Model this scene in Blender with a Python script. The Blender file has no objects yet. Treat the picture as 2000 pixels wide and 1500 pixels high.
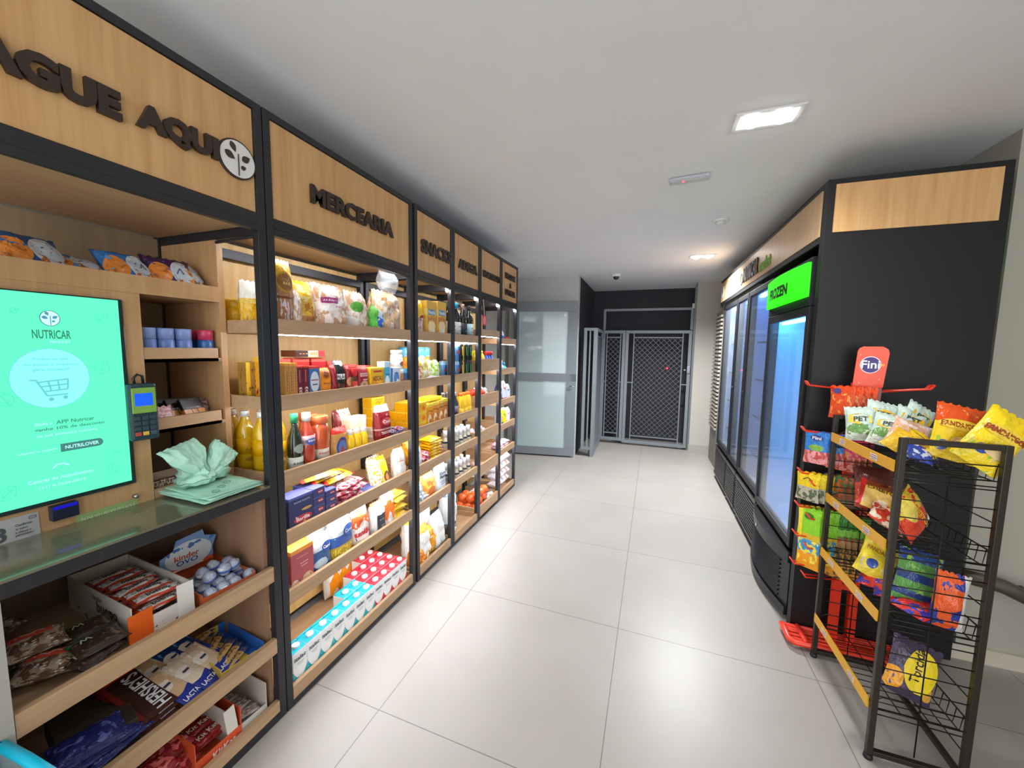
import bpy, math, random
from mathutils import Vector, Matrix, noise, Euler
PI = math.pi
S = bpy.context.scene
C = S.collection
def R(a): return math.radians(a)

# ------------------------------------------------------------------ camera, world, exposure
F_PX = 741.0
Yc = Vector((269, 65, F_PX)).normalized()
Zr = Vector((120, 7950, -F_PX)); Zc = (Zr - Yc * Zr.dot(Yc)).normalized()
Xc = Zc.cross(Yc)
if Xc[0] < 0: Xc = -Xc
cam = bpy.data.cameras.new('camera'); cam.lens = F_PX / 2000 * 36; cam.sensor_width = 36; cam.clip_start = 0.02
co = bpy.data.objects.new('camera', cam); C.objects.link(co)
M = Matrix(((Xc[0], Xc[1], -Xc[2], 0), (Yc[0], Yc[1], -Yc[2], 0), (Zc[0], Zc[1], -Zc[2], 1.5), (0, 0, 0, 1)))
co.matrix_world = M
S.camera = co
S.view_settings.view_transform = 'Standard'; S.view_settings.look = 'None'
S.view_settings.gamma = 1; S.view_settings.use_curve_mapping = False
S.view_settings.exposure = 0.72
w = bpy.data.worlds.new('world'); S.world = w; w.use_nodes = True
w.node_tree.nodes['Background'].inputs[0].default_value = (0.95, 0.975, 1.0, 1)
w.node_tree.nodes['Background'].inputs[1].default_value = 2.2
LAMPS = dict(down=19.0, down_far=150.0, led=46.0, fridge=26.0)

# ------------------------------------------------------------------ colour and materials
def lin(h):
    if isinstance(h, tuple): return h if len(h) == 4 else (*h, 1)
    h = h.lstrip('#'); v = [int(h[i:i+2], 16) / 255 for i in (0, 2, 4)]
    return tuple((c / 12.92 if c <= .04045 else ((c + .055) / 1.055) ** 2.4) for c in v) + (1,)
MC = {}
def mat(col, rough=.5, metal=0, emit=0, noise_amt=0, nscale=8, coat=0, trans=0, alpha=1, bump=0, bscale=60, name=None):
    key = (col, rough, metal, emit, noise_amt, nscale, coat, trans, alpha, bump, bscale)
    if key in MC: return MC[key]
    m = bpy.data.materials.new(name or 'material'); m.use_nodes = True; nt = m.node_tree; b = nt.nodes['Principled BSDF']
    c = lin(col)
    b.inputs['Base Color'].default_value = c
    b.inputs['Roughness'].default_value = rough; b.inputs['Metallic'].default_value = metal
    if coat: b.inputs['Coat Weight'].default_value = coat
    if trans: b.inputs['Transmission Weight'].default_value = trans
    if alpha < 1: b.inputs['Alpha'].default_value = alpha
    if emit:
        b.inputs['Base Color'].default_value = tuple(x*.15 for x in c[:3]) + (1,)
        b.inputs['Emission Color'].default_value = c; b.inputs['Emission Strength'].default_value = emit
    tc = nt.nodes.new('ShaderNodeTexCoord')
    n = nt.nodes.new('ShaderNodeTexNoise'); n.inputs['Scale'].default_value = nscale; n.inputs['Detail'].default_value = 5
    nt.links.new(tc.outputs['Object'], n.inputs['Vector'])
    if noise_amt:
        mx = nt.nodes.new('ShaderNodeMix'); mx.data_type = 'RGBA'
        mx.inputs[6].default_value = tuple(min(1, x * (1 - noise_amt)) for x in c[:3]) + (1,)
        mx.inputs[7].default_value = tuple(min(1, x * (1 + noise_amt)) for x in c[:3]) + (1,)
        nt.links.new(n.outputs['Fac'], mx.inputs[0]); nt.links.new(mx.outputs[2], b.inputs['Base Color'])
    if bump:
        n2 = nt.nodes.new('ShaderNodeTexNoise'); n2.inputs['Scale'].default_value = bscale; n2.inputs['Detail'].default_value = 3
        nt.links.new(tc.outputs['Object'], n2.inputs['Vector'])
        bp = nt.nodes.new('ShaderNodeBump'); bp.inputs['Strength'].default_value = bump; bp.inputs['Distance'].default_value = .01
        nt.links.new(n2.outputs['Fac'], bp.inputs['Height']); nt.links.new(bp.outputs[0], b.inputs['Normal'])
    MC[key] = m
    return m
def wood(c1, c2, axis=2, rough=.45):
    key = ('wood', c1, c2, axis, rough)
    if key in MC: return MC[key]
    m = bpy.data.materials.new('oak'); m.use_nodes = True; nt = m.node_tree; b = nt.nodes['Principled BSDF']
    tc = nt.nodes.new('ShaderNodeTexCoord'); mp = nt.nodes.new('ShaderNodeMapping')
    s = [26, 26, 26]; s[axis] = 1.6
    mp.inputs['Scale'].default_value = s
    nt.links.new(tc.outputs['Object'], mp.inputs['Vector'])
    n = nt.nodes.new('ShaderNodeTexNoise'); n.inputs['Scale'].default_value = 1.3; n.inputs['Detail'].default_value = 8; n.inputs['Roughness'].default_value = .65
    nt.links.new(mp.outputs[0], n.inputs['Vector'])
    r = nt.nodes.new('ShaderNodeValToRGB'); r.color_ramp.elements[0].position = .3; r.color_ramp.elements[1].position = .72
    r.color_ramp.elements[0].color = lin(c1); r.color_ramp.elements[1].color = lin(c2)
    nt.links.new(n.outputs['Fac'], r.inputs[0]); nt.links.new(r.outputs[0], b.inputs['Base Color'])
    b.inputs['Roughness'].default_value = rough
    MC[key] = m
    return m
def printed(base, layers=(), rough=.35, bump=0, coat=0, trans=0, metal=0):
    """packaging print: bands, ellipses and mottled pictures laid over a base colour, in the pack's own 0..1 coordinates"""
    key = ('print', base, tuple(layers), rough, bump, coat, trans, metal)
    if key in MC: return MC[key]
    m = bpy.data.materials.new('printed_wrap'); m.use_nodes = True; nt = m.node_tree; b = nt.nodes['Principled BSDF']
    N = nt.nodes.new; L = nt.links.new
    tc = N('ShaderNodeTexCoord'); sp = N('ShaderNodeSeparateXYZ'); L(tc.outputs['Generated'], sp.inputs[0])
    b.inputs['Roughness'].default_value = rough; b.inputs['Coat Weight'].default_value = coat; b.inputs['Metallic'].default_value = metal
    if trans: b.inputs['Transmission Weight'].default_value = trans
    cur = N('ShaderNodeRGB'); cur.outputs[0].default_value = lin(base); cur = cur.outputs[0]
    def mth(op, a, c=None, d=None):
        n = N('ShaderNodeMath'); n.operation = op
        for i, v in enumerate((a, c, d)):
            if v is None: continue
            if isinstance(v, (int, float)): n.inputs[i].default_value = v
            else: L(v, n.inputs[i])
        return n.outputs[0]
    X, Z = sp.outputs[0], sp.outputs[2]
    for ly in layers:
        k = ly[0]
        if k == 'band': f = mth('MULTIPLY', mth('GREATER_THAN', Z, ly[1]), mth('LESS_THAN', Z, ly[2])); col = ly[3]
        elif k == 'vband': f = mth('MULTIPLY', mth('GREATER_THAN', X, ly[1]), mth('LESS_THAN', X, ly[2])); col = ly[3]
        elif k == 'wave':
            wv = mth('ADD', Z, mth('MULTIPLY', mth('SINE', mth('MULTIPLY', X, ly[3])), ly[4]))
            f = mth('MULTIPLY', mth('GREATER_THAN', wv, ly[1]), mth('LESS_THAN', wv, ly[2])); col = ly[5]
        elif k == 'ell':
            dx = mth('DIVIDE', mth('SUBTRACT', X, ly[1]), ly[3]); dz = mth('DIVIDE', mth('SUBTRACT', Z, ly[2]), ly[4])
            f = mth('LESS_THAN', mth('ADD', mth('MULTIPLY', dx, dx), mth('MULTIPLY', dz, dz)), 1.0); col = ly[5]
        elif k == 'blob':   # scale, threshold, z0, z1, colour
            n = N('ShaderNodeTexNoise'); n.inputs['Scale'].default_value = ly[1]; n.inputs['Detail'].default_value = 4
            L(tc.outputs['Generated'], n.inputs['Vector'])
            f = mth('MULTIPLY', mth('GREATER_THAN', n.outputs['Fac'], ly[2]), mth('MULTIPLY', mth('GREATER_THAN', Z, ly[3]), mth('LESS_THAN', Z, ly[4]))); col = ly[5]
        mx = N('ShaderNodeMix'); mx.data_type = 'RGBA'; L(f, mx.inputs[0]); L(cur, mx.inputs[6]); mx.inputs[7].default_value = lin(col)
        cur = mx.outputs[2]
    L(cur, b.inputs['Base Color'])
    if bump:
        n2 = N('ShaderNodeTexNoise'); n2.inputs['Scale'].default_value = 7; n2.inputs['Detail'].default_value = 3; L(tc.outputs['Generated'], n2.inputs['Vector'])
        bp = N('ShaderNodeBump'); bp.inputs['Strength'].default_value = bump; bp.inputs['Distance'].default_value = .02; L(n2.outputs['Fac'], bp.inputs['Height']); L(bp.outputs[0], b.inputs['Normal'])
    MC[key] = m
    return m
def clearish(col, rough=.1, opacity=.25, name='clear_film', bump=0):
    """thin clear film or pane: mostly see-through with a mirror sheen"""
    key = ('clear', col, rough, opacity, bump)
    if key in MC: return MC[key]
    m = bpy.data.materials.new(name); m.use_nodes = True; nt = m.node_tree; N = nt.nodes.new; L = nt.links.new
    nt.nodes.remove(nt.nodes['Principled BSDF']); out = nt.nodes['Material Output']
    t = N('ShaderNodeBsdfTransparent'); g = N('ShaderNodeBsdfGlossy'); g.inputs['Roughness'].default_value = rough
    d = N('ShaderNodeBsdfDiffuse'); d.inputs['Color'].default_value = lin(col)
    fr = N('ShaderNodeLayerWeight'); fr.inputs['Blend'].default_value = .35
    m1 = N('ShaderNodeMixShader'); m1.inputs[0].default_value = opacity; L(t.outputs[0], m1.inputs[1]); L(d.outputs[0], m1.inputs[2])
    m2 = N('ShaderNodeMixShader'); mm = N('ShaderNodeMath'); mm.operation = 'MULTIPLY'; mm.inputs[1].default_value = .55
    L(fr.outputs['Fresnel'], mm.inputs[0]); L(mm.outputs[0], m2.inputs[0]); L(m1.outputs[0], m2.inputs[1]); L(g.outputs[0], m2.inputs[2])
    if bump:
        n2 = N('ShaderNodeTexNoise'); n2.inputs['Scale'].default_value = 40; bp = N('ShaderNodeBump'); bp.inputs['Strength'].default_value = bump
        tc = N('ShaderNodeTexCoord'); L(tc.outputs['Object'], n2.inputs['Vector']); L(n2.outputs['Fac'], bp.inputs['Height']); L(bp.outputs[0], g.inputs['Normal'])
    L(m2.outputs[0], out.inputs[0])
    MC[key] = m
    return m

OAK = wood('#b48a5f', '#c9a67c'); OAK_Y = wood('#a98763', '#c2a07c', 1); OAK_X = wood('#b08c63', '#caa77b', 0)
OAK_H = wood('#c4935c', '#dab07a', 2)
STEEL = mat('#2c2c30', .42, .2, noise_amt=.08, name='dark_frame_paint')
BLACK = mat('#121215', .35, name='black_paint')
GREY = mat('#8b9093', .45, .1, name='grey_paint')

# ------------------------------------------------------------------ mesh helpers
class MB:
    def __init__(s): s.v = []; s.f = []; s.m = []; s.sm = []
    def add(s, vs, fs, m=0, smooth=False):
        k = len(s.v); s.v += [tuple(p) for p in vs]
        for f in fs: s.f.append(tuple(i + k for i in f)); s.m.append(m); s.sm.append(smooth)
    def box(s, x0, x1, y0, y1, z0, z1, m=0):
        s.add([(x0,y0,z0),(x1,y0,z0),(x1,y1,z0),(x0,y1,z0),(x0,y0,z1),(x1,y0,z1),(x1,y1,z1),(x0,y1,z1)],
              [(0,3,2,1),(4,5,6,7),(0,1,5,4),(1,2,6,5),(2,3,7,6),(3,0,4,7)], m)
    def lathe(s, prof, c=(0,0), n=20, m=0, sx=1, sy=1, cap=True):
        vs = []; fs = []
        for r, z in prof:
            for i in range(n):
                a = 2*PI*i/n; vs.append((c[0]+r*sx*math.cos(a), c[1]+r*sy*math.sin(a), z))
        for j in range(len(prof)-1):
            for i in range(n):
                k = (i+1) % n; fs.append((j*n+i, j*n+k, (j+1)*n+k, (j+1)*n+i))
        s.add(vs, fs, m, True)
        if cap:
            b = len(s.v) - len(vs)
            s.f.append(tuple(b+i for i in reversed(range(n)))); s.m.append(m); s.sm.append(False)
            t = b + (len(prof)-1)*n
            s.f.append(tuple(t+i for i in range(n))); s.m.append(m); s.sm.append(False)
    def tube(s, pts, r, n=8, m=0, closed=False):
        P = [Vector(p) for p in pts]; N = len(P); vs = []; fs = []
        up = Vector((0,0,1)); prev = None
        for i, p in enumerate(P):
            if closed: d = P[(i+1) % N] - P[i-1]
            else: d = (P[min(i+1,N-1)] - P[max(i-1,0)])
            d.normalize()
            a = d.cross(prev if prev is not None else (up if abs(d.z) < .9 else Vector((1,0,0))))
            if prev is not None: a = prev - d*prev.dot(d)
            if a.length < 1e-6: a = d.orthogonal()
            a.normalize(); b = d.cross(a); prev = a
            for k in range(n):
                t = 2*PI*k/n; q = p + a*math.cos(t)*r + b*math.sin(t)*r; vs.append(q)
        M_ = N if closed else N-1
        for i in range(M_):
            j = (i+1) % N
            for k in range(n):
                l = (k+1) % n; fs.append((i*n+k, i*n+l, j*n+l, j*n+k))
        if not closed:
            fs.append(tuple(reversed(range(n)))); fs.append(tuple((N-1)*n+k for k in range(n)))
        s.add(vs, fs, m, True)
    def bar(s, p, q, w, h, m=0):
        p, q = Vector(p), Vector(q); d = (q-p).normalized()
        a = d.cross(Vector((0,0,1))) if abs(d.z) < .95 else Vector((1,0,0)); a.normalize(); b = a.cross(d)
        vs = []
        for e in (p, q):
            for i, j in ((-1,-1),(1,-1),(1,1),(-1,1)): vs.append(e + a*i*w/2 + b*j*h/2)
        s.add(vs, [(0,3,2,1),(4,5,6,7),(0,1,5,4),(1,2,6,5),(2,3,7,6),(3,0,4,7)], m)
    def build(s, name, mats, parent=None, bevel=0, loc=None, rot=None, keep=False):
        me = bpy.data.meshes.new(name); me.from_pydata(s.v, [], s.f)
        mats = mats if isinstance(mats, (list, tuple)) else [mats]
        for m in mats: me.materials.append(m)
        for p, mi, sm in zip(me.polygons, s.m, s.sm): p.material_index = mi; p.use_smooth = sm
        me.update()
        o = bpy.data.objects.new(name, me); C.objects.link(o)
        if parent: o.parent = parent
        if loc is not None: o.location = loc
        if rot is not None: o.rotation_euler = rot
        if bevel:
            b = o.modifiers.new('bevel', 'BEVEL'); b.width = bevel; b.segments = 2; b.limit_method = 'ANGLE'
        return o
def empty(name, loc=(0,0,0), rz=0, label=None, cat=None, group=None):
    o = bpy.data.objects.new(name, None); C.objects.link(o); o.location = loc; o.rotation_euler = (0,0,rz); o.empty_display_size = .05
    if label: tag(o, label, cat, group)
    return o
def tag(o, label, cat, group=None, kind=None):
    o['label'] = label; o['category'] = cat
    if group: o['group'] = group
    if kind: o['kind'] = kind
    return o
def struct(o): o['kind'] = 'structure'; return o
KIDS = {}
def copy_tree(o, parent=None):
    c = o.copy(); C.objects.link(c)
    if parent: c.parent = parent
    for ch in [x for x in bpy.data.objects if x.parent == o]: copy_tree(ch, c)
    return c
PROTO = {}
def inst(key, fn):
    if key in PROTO: return copy_tree(PROTO[key])
    PROTO[key] = o = fn(); return o

TC = {}
def text_geo(txt, bold=.02, ext=0.0):
    key = (txt, bold, ext)
    if key in TC: return TC[key]
    cu = bpy.data.curves.new('t', 'FONT'); cu.body = txt; cu.size = 1; cu.offset = bold; cu.extrude = ext; cu.align_x = 'CENTER'; cu.resolution_u = 3
    o = bpy.data.objects.new('t', cu); C.objects.link(o)
    dg = bpy.context.evaluated_depsgraph_get(); me = bpy.data.meshes.new_from_object(o.evaluated_get(dg))
    vs = [tuple(v.co) for v in me.vertices]; fs = [tuple(p.vertices) for p in me.polygons]
    bpy.data.objects.remove(o); bpy.data.curves.remove(cu); bpy.data.meshes.remove(me)
    xs = [v[0] for v in vs]; ys = [v[1] for v in vs]
    TC[key] = (vs, fs, min(xs), max(xs), min(ys), max(ys)); return TC[key]
def sign(txt, W, H, depth, m, parent, loc, rot, bold=.03, name='lettering'):
    vs, fs, x0, x1, y0, y1 = text_geo(txt, bold, .05)
    mb = MB(); mb.add([((v[0]-(x0+x1)/2)/(x1-x0)*W, -v[2]/.05*depth/2 - depth/2, (v[1]-(y0+y1)/2)/(y1-y0)*H) for v in vs], fs)
    return mb.build(name, m, parent, loc=loc, rot=rot)
UNREAD = set('PÃO|INTEGRAL|SANDUICHE|PÃO DE FORMA|MELITA|filtro|CAFE|Café|CAPUCCINO|3 em 1|Leite|Ninho|CREME|PASTA|Chá|BIS|CHOCO|SOJA|BORGES|Quero|POMAROLA|Hemmer|Mostarda|MAIONESE|Sazon|MAGGI|Galo|Parboil|Adria|Lámen|GRÃO DE BICO|COZIDO|A VAPOR|Sal|Milho|Lar|Torrada|FLAKES|CHIPS|BOLO|Cookies|Arroz|VINHO|Carvão|Neve|Ypê|Q|TORRONE|FILTROS'.split('|'))
def unread(d):
    """print too small to read in the photograph is a row of short strokes"""
    if d[0] not in 'tv' or d[1] not in UNREAD: return [d]
    _, tx, cx, cz, ww, hh, col = d; n = max(3, min(7, len(tx))); hh = hh or .06; out = []
    for i in range(n):
        f = (i+.5)/n-.5
        if d[0] == 't': out.append([(cx+f*ww-.3*ww/n, cz-hh*.3), (cx+f*ww, cz+hh*.35), (cx+f*ww+.3*ww/n, cz-hh*.3)])
        else: out.append([(cx-hh*.25, cz+f*ww-.3*ww/n), (cx+hh*.25, cz+f*ww), (cx-hh*.25, cz+f*ww+.3*ww/n)])
    return [('p', out, .0022, col)]
INK = {}
def ink(col, emit=0): return mat(col, .5, emit=emit, name='ink')
def decals(o, w, h, F, L, emit=0, z0=0, names=('label', 'lettering'), base_off=.0008):
    """print on the front (-y) face of an item; positions and sizes as fractions of w and h; F(x,z) is the front surface"""
    groups = []
    L = [x for d in L for x in unread(d)]
    for k, d in enumerate(L):
        off = base_off + .0004*k; mb = MB(); kind = d[0]; col = d[-1]
        def P(x, z, off=off): return (x, -(F(x, z) + off), z + z0)
        if kind == 't':
            _, txt, cx, cz, ww, hh, col = d[:7]; 
            vs, fs, x0, x1, y0, y1 = text_geo(txt, .02)
            W = ww*w; H = hh*h if hh else (y1-y0)/(x1-x0)*W
            mb.add([P(cx*w + (v[0]-(x0+x1)/2)/(x1-x0)*W, cz*h + (v[1]-(y0+y1)/2)/(y1-y0)*H) for v in vs], fs)
        elif kind == 'v':   # vertical text reading upward
            _, txt, cx, cz, ww, hh, col = d[:7]
            vs, fs, x0, x1, y0, y1 = text_geo(txt, .02); W = ww*h; H = hh*w
            mb.add([P(cx*w - (v[1]-(y0+y1)/2)/(y1-y0)*H, cz*h + (v[0]-(x0+x1)/2)/(x1-x0)*W) for v in vs], fs)
        elif kind == 'e':
            _, cx, cz, rx, rz, col = d; n = 24; vs = [P(cx*w, cz*h)]; fs = []
            for q in (1/3, 2/3, 1):
                for i in range(n): a = 2*PI*i/n; vs.append(P(cx*w + q*rx*w*math.cos(a), cz*h + q*rz*h*math.sin(a)))
            for i in range(n): fs.append((0, 1+i, 1+(i+1) % n))
            for q in range(2):
                for i in range(n): k2 = (i+1) % n; fs.append((1+q*n+i, 1+(q+1)*n+i, 1+(q+1)*n+k2, 1+q*n+k2))
            mb.add(vs, fs)
        elif kind == 'r':
            _, cx, cz, ww, hh, col = d; nx, nz = 8, 4; vs = []
            for j in range(nz+1):
                for i in range(nx+1): vs.append(P((cx + (i/nx-.5)*ww)*w, (cz + (j/nz-.5)*hh)*h))
            mb.add(vs, [(j*(nx+1)+i, j*(nx+1)+i+1, (j+1)*(nx+1)+i+1, (j+1)*(nx+1)+i) for j in range(nz) for i in range(nx)])
        elif kind == 'p':   # polyline ribbons: list of lines, width in metres
            _, lines, wd, col = d
            for ln in lines:
                for (a0, b0), (a1, b1) in zip(ln, ln[1:]):
                    ax, az, bx, bz = a0*w, b0*h, a1*w, b1*h; dx, dz = bx-ax, bz-az; l = math.hypot(dx, dz) or 1; nx, nz = -dz/l*wd/2, dx/l*wd/2
                    mb.add([P(ax-nx, az-nz), P(bx-nx, bz-nz), P(bx+nx, bz+nz), P(ax+nx, az+nz)], [(0,1,2,3)])
        elif kind == 'g':   # polygon
            _, pts, col = d; mb.add([P(a*w, b*h) for a, b in pts], [tuple(range(len(pts)))])
        nm = names[1] if kind in 'tv' else names[0]
        if groups and groups[-1][0] == nm and groups[-1][1] == col:
            g = groups[-1][2]; g.add(mb.v, mb.f)
        else: groups.append([nm, col, mb])
    for nm, col, mb in groups: mb.build(nm, mat(col, .5, emit=emit, name='ink'), o)
    return o

# ------------------------------------------------------------------ product builders: local x = width, front = -y, z up, origin at base centre
def box(name, w, d, h, m, art=(), bev=.0012):
    mb = MB(); mb.box(-w/2, w/2, -d/2, d/2, 0, h); o = mb.build(name, m, bevel=bev)
    if art: decals(o, w, h, lambda x, z: d/2, art)
    return o
def pillow_fn(w, h, t, seed, stand, wr):
    def T(x, z):
        u = max(-1, min(1, 2*x/w)); v = max(-1, min(1, 2*z/h - 1))
        if stand: vv = (max(0, v)/.93)**4 if v > 0 else (-v)**14
        else: vv = min(1, abs(v)/.92)**3.4
        a = max(0, 1-abs(u)**3.2)**.6 * max(0, 1-min(1, vv))**.55
        q = t/2*a
        nz = noise.noise(Vector((x*22+seed*3.1, z*22, seed*1.7)))*.2 + noise.noise(Vector((x*60+seed, z*55, seed)))*.08
        fold = abs(math.sin(u*9+seed+v*2))*abs(v)**3*.22
        return max(.0008, q*(1 + wr*(nz - fold*.6)) + t*.03*wr*nz*a)
    return T
def bag(name, w, h, t, m, art=(), seed=1, stand=False, wr=1.0, nu=18, nv=20, fin=None):
    T = pillow_fn(w, h, t, seed, stand, wr)
    mb = MB()
    for sgn in (-1, 1):
        vs = []
        for j in range(nv+1):
            z = h*j/nv
            for i in range(nu+1):
                x = -w/2 + w*i/nu; v = 2*z/h-1
                s = 1 - .09*(1-v*v) if not stand else 1 - .05*max(0, v)
                vs.append((x*s, sgn*T(x, z), z + (.004*math.sin(i*2.1+seed) if j == nv else 0)))
        fs = []
        for j in range(nv):
            for i in range(nu):
                a = j*(nu+1)+i; q = (a, a+1, a+nu+2, a+nu+1)
                fs.append(q if sgn < 0 else tuple(reversed(q)))
        mb.add(vs, fs, 0, True)
    o = mb.build(name, m)
    def F(x, z): return T(x, z)
    if art: decals(o, w, h, F, art, base_off=.002)
    return o
def profile_r(prof, z):
    for (r0, z0), (r1, z1) in zip(prof, prof[1:]):
        if z0 <= z <= z1 and z1 > z0: return r0 + (r1-r0)*(z-z0)/(z1-z0)
    return prof[-1][0]
def round_item(name, prof, m, parts=(), art=(), w=None, h=None, n=24):
    mb = MB(); mb.lathe(prof, n=n); o = mb.build(name, m)
    for nm, pr, pm in parts:
        q = MB(); q.lathe(pr, n=n); q.build(nm, pm, o)
    if art:
        rmax = max(r for r, z in prof); h = h or prof[-1][1]
        decals(o, 2*rmax, h, lambda x, z: math.sqrt(max(1e-6, (profile_r(prof, z))**2 - x*x)), art, base_off=.0012)
    return o
def bottle(name, r, h, m, capm, neck=.35, cap_h=.02, label=None, art=(), neck_r=None, shoulder=.6):
    nr = neck_r or r*neck; hb = h - cap_h
    prof = [(r*.9, 0), (r, .006), (r, hb*shoulder), (r*.9, hb*(shoulder+.1)), (nr*1.3, hb*(shoulder+.25)), (nr, hb*(shoulder+.31)), (nr, hb)]
    parts = [('cap', [(nr*1.2, hb-.004), (nr*1.2, h-.002), (nr*1.1, h)], capm)]
    if label: parts.append(('label', [(r*1.012, hb*label[0]), (r*1.012, hb*label[1])], label[2]))
    return round_item(name, prof, m, parts, art)
def jar(name, r, h, m, capm, cap_h=.018, label=None, art=()):
    hb = h-cap_h
    prof = [(r*.92, 0), (r, .005), (r, hb*.85), (r*.88, hb)]
    parts = [('lid', [(r*.96, hb-.003), (r*.97, h-.002), (r*.92, h)], capm)]
    if label: parts.append(('label', [(r*1.015, hb*label[0]), (r*1.015, hb*label[1])], label[2]))
    return round_item(name, prof, m, parts, art)
def can(name, r, h, m, top='#c9ccd0', art=()):
    prof = [(r*.85, 0), (r, .006), (r, h-.01), (r*.86, h)]
    return round_item(name, prof, m, [('can_lid', [(r*.84, h-.001), (r*.84, h+.0015)], mat(top, .25, .9))], art)
def carton(col, dark, word):
    w, d, h = .0715, .072, .155
    mb = MB(); mb.box(-w/2, w/2, -d/2, d/2, 0, h); o = mb.build('milk_carton', [mat('#f4f6f6', .35), ], bevel=.0015)
    q = MB(); q.box(-w/2+.001, w/2-.001, -d/2+.001, d/2-.001, h-.002, h+.0012); q.box(-w/2+.001, w/2-.001, d/2-.018, d/2-.010, h, h+.008)
    q.build('carton_top', mat(col, .4), o)
    c = MB(); c.lathe([(.016, h+.001), (.016, h+.012), (.0145, h+.014)], c=(.004, -.008), n=16); c.build('cap', mat('#f6f7f8', .3), o)
    lower = [(-.5, 0), (.5, 0), (.5, .45), (.42, .36), (.25, .24), (0, .17), (-.25, .24), (-.42, .36), (-.5, .45)]
    lo = [(-.5, 0), (.5, 0), (.5, .3), (.25, .13), (0, .1), (-.25, .13), (-.5, .3)]
    decals(o, w, h, lambda x, z: d/2, [('g', [(-.5,.003),(0,.003),(0,.2),(-.25,.27),(-.42,.4),(-.5,.5)], col), ('g', [(.5,.003),(.5,.5),(.42,.4),(.25,.27),(0,.2),(0,.003)], col),
        ('g', [(-.5,.003),(0,.003),(0,.1),(-.3,.16),(-.5,.3)], dark), ('g', [(.5,.003),(.5,.3),(.3,.16),(0,.1),(0,.003)], dark),
        ('t', word, 0, .8, .78, .12, '#3c4046'), ('r', 0, .66, .5, .015, '#9aa0a6'), ('r', 0, .61, .35, .015, '#9aa0a6')])
    return o

# ------------------------------------------------------------------ placing on the left shelves, and labels that count
REG = []
UN = {'grocery': 'of grocery unit', 'snack': 'of snack unit', 'wine': 'of wine unit', 'produce': 'of produce unit', 'cleaning': 'of cleaning unit', 'kiosk': 'of kiosk', 'rack': 'of wire rack'}
NUMW = 'none one two three four five six seven eight nine ten eleven twelve thirteen fourteen fifteen sixteen'.split()
SH = {1: 'top shelf', 2: 'second shelf', 3: 'third shelf', 4: 'fourth shelf', 5: 'fifth shelf', 6: 'bottom shelf'}
ZF = {1: 1.560, 2: 1.264, 3: .962, 4: .716, 5: .464, 6: .045}
XF = -1.352
def reg(o, desc, cat, unit, sh, order, where=None): REG.append((o, desc, cat, unit, sh, order, where)); return o
def put(o, y, z, d, dx=0, lean=0, yaw=0, roll=0):
    o.location = (XF - dx - d/2, y, z); o.rotation_euler = (-R(lean), R(roll), PI/2 + R(yaw)); return o
def flat(o, y, z, t, dx=0, yaw=0, tilt=0):
    """lying on its back, printed side up, foot end towards the aisle"""
    o.rotation_euler = (-R(90-tilt), 0, PI/2 + R(yaw)); o.location = (XF - dx, y, z + t/2); return o
ORD = 'first second third fourth fifth sixth seventh eighth ninth tenth eleventh twelfth thirteenth fourteenth fifteenth sixteenth'.split()
def confine(o, x0, x1, y0, y1, z0):
    M_ = Matrix.Translation(o.location) @ o.rotation_euler.to_matrix().to_4x4()
    P = [M_ @ v.co for v in o.data.vertices]
    lo = [min(p[i] for p in P) for i in range(3)]; hi = [max(p[i] for p in P) for i in range(3)]
    if z0 is not None and lo[2] < z0: o.location.z += z0-lo[2]
    for i, (a, b) in enumerate(((x0, x1), (y0, y1))):
        if hi[i]-lo[i] > b-a: o.location[i] += (a+b-hi[i]-lo[i])/2
        elif hi[i] > b: o.location[i] += b-hi[i]
        elif lo[i] < a: o.location[i] += a-lo[i]
BOUNDS = {'grocery': (1.068, 1.914), 'snack': (1.998, 2.397), 'wine': (2.463, 2.857), 'produce': (2.923, 3.329), 'cleaning': (3.395, 3.799)}
KF = {'upper ledge': (-1.90, -1.587, .31, 1.01, 1.675), 'upper niche shelf': (-1.90, -1.589, .77, 1.01, 1.448), 'lower niche shelf': (-1.90, -1.589, .77, 1.01, 1.205), 'bottom niche': (-1.90, -1.589, .77, 1.01, .958),
      'first shelf under counter': (-1.88, -1.349, .364, .986, .6), 'second shelf under counter': (-1.88, -1.349, .364, .986, .303), 'lowest shelf': (-1.88, -1.349, .364, .986, .051)}
def settle():
    for o, desc, cat, unit, sh, order, where in REG:
        if o.type != 'MESH': continue
        if unit in BOUNDS:
            z = (ZP if unit == 'produce' else ZF)[sh] if sh in SH else None
            confine(o, -1.717, -1.349, *BOUNDS[unit], z)
        elif unit == 'kiosk' and sh in KF: confine(o, *KF[sh])
def finish_labels():
    settle()
    by = {}
    for r in REG: by.setdefault((r[1], r[3], r[4]), []).append(r)
    desc_n = {}
    for k in by: desc_n[k[0]] = desc_n.get(k[0], 0) + 1
    for (desc, unit, sh), L in by.items():
        place = L[0][6] or ('red stand' if unit == 'stand' else '%s %s' % (unit, SH[sh]) if sh in SH else '%s, %s' % (unit, sh))
        L.sort(key=lambda r: r[5]); n = len(L)
        for i, r in enumerate(L):
            o = r[0]
            nw = len(desc.split())+len(place.split())
            if n == 1: lab = '%s, %s' % (desc, place)
            elif n <= 16: lab = '%s, %s of %s%s, %s' % (desc, ORD[i], NUMW[n], ' from left' if nw < 12 and ' stack' not in desc and ' pile' not in desc else '', place)
            if len(lab.replace('-', ' ').split()) > 16: print('LONG', len(lab.split()), lab)
            o['label'] = lab; o['category'] = r[2]
            if n > 1 or desc_n[desc] > 1: o['group'] = '%s row' % desc

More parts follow.
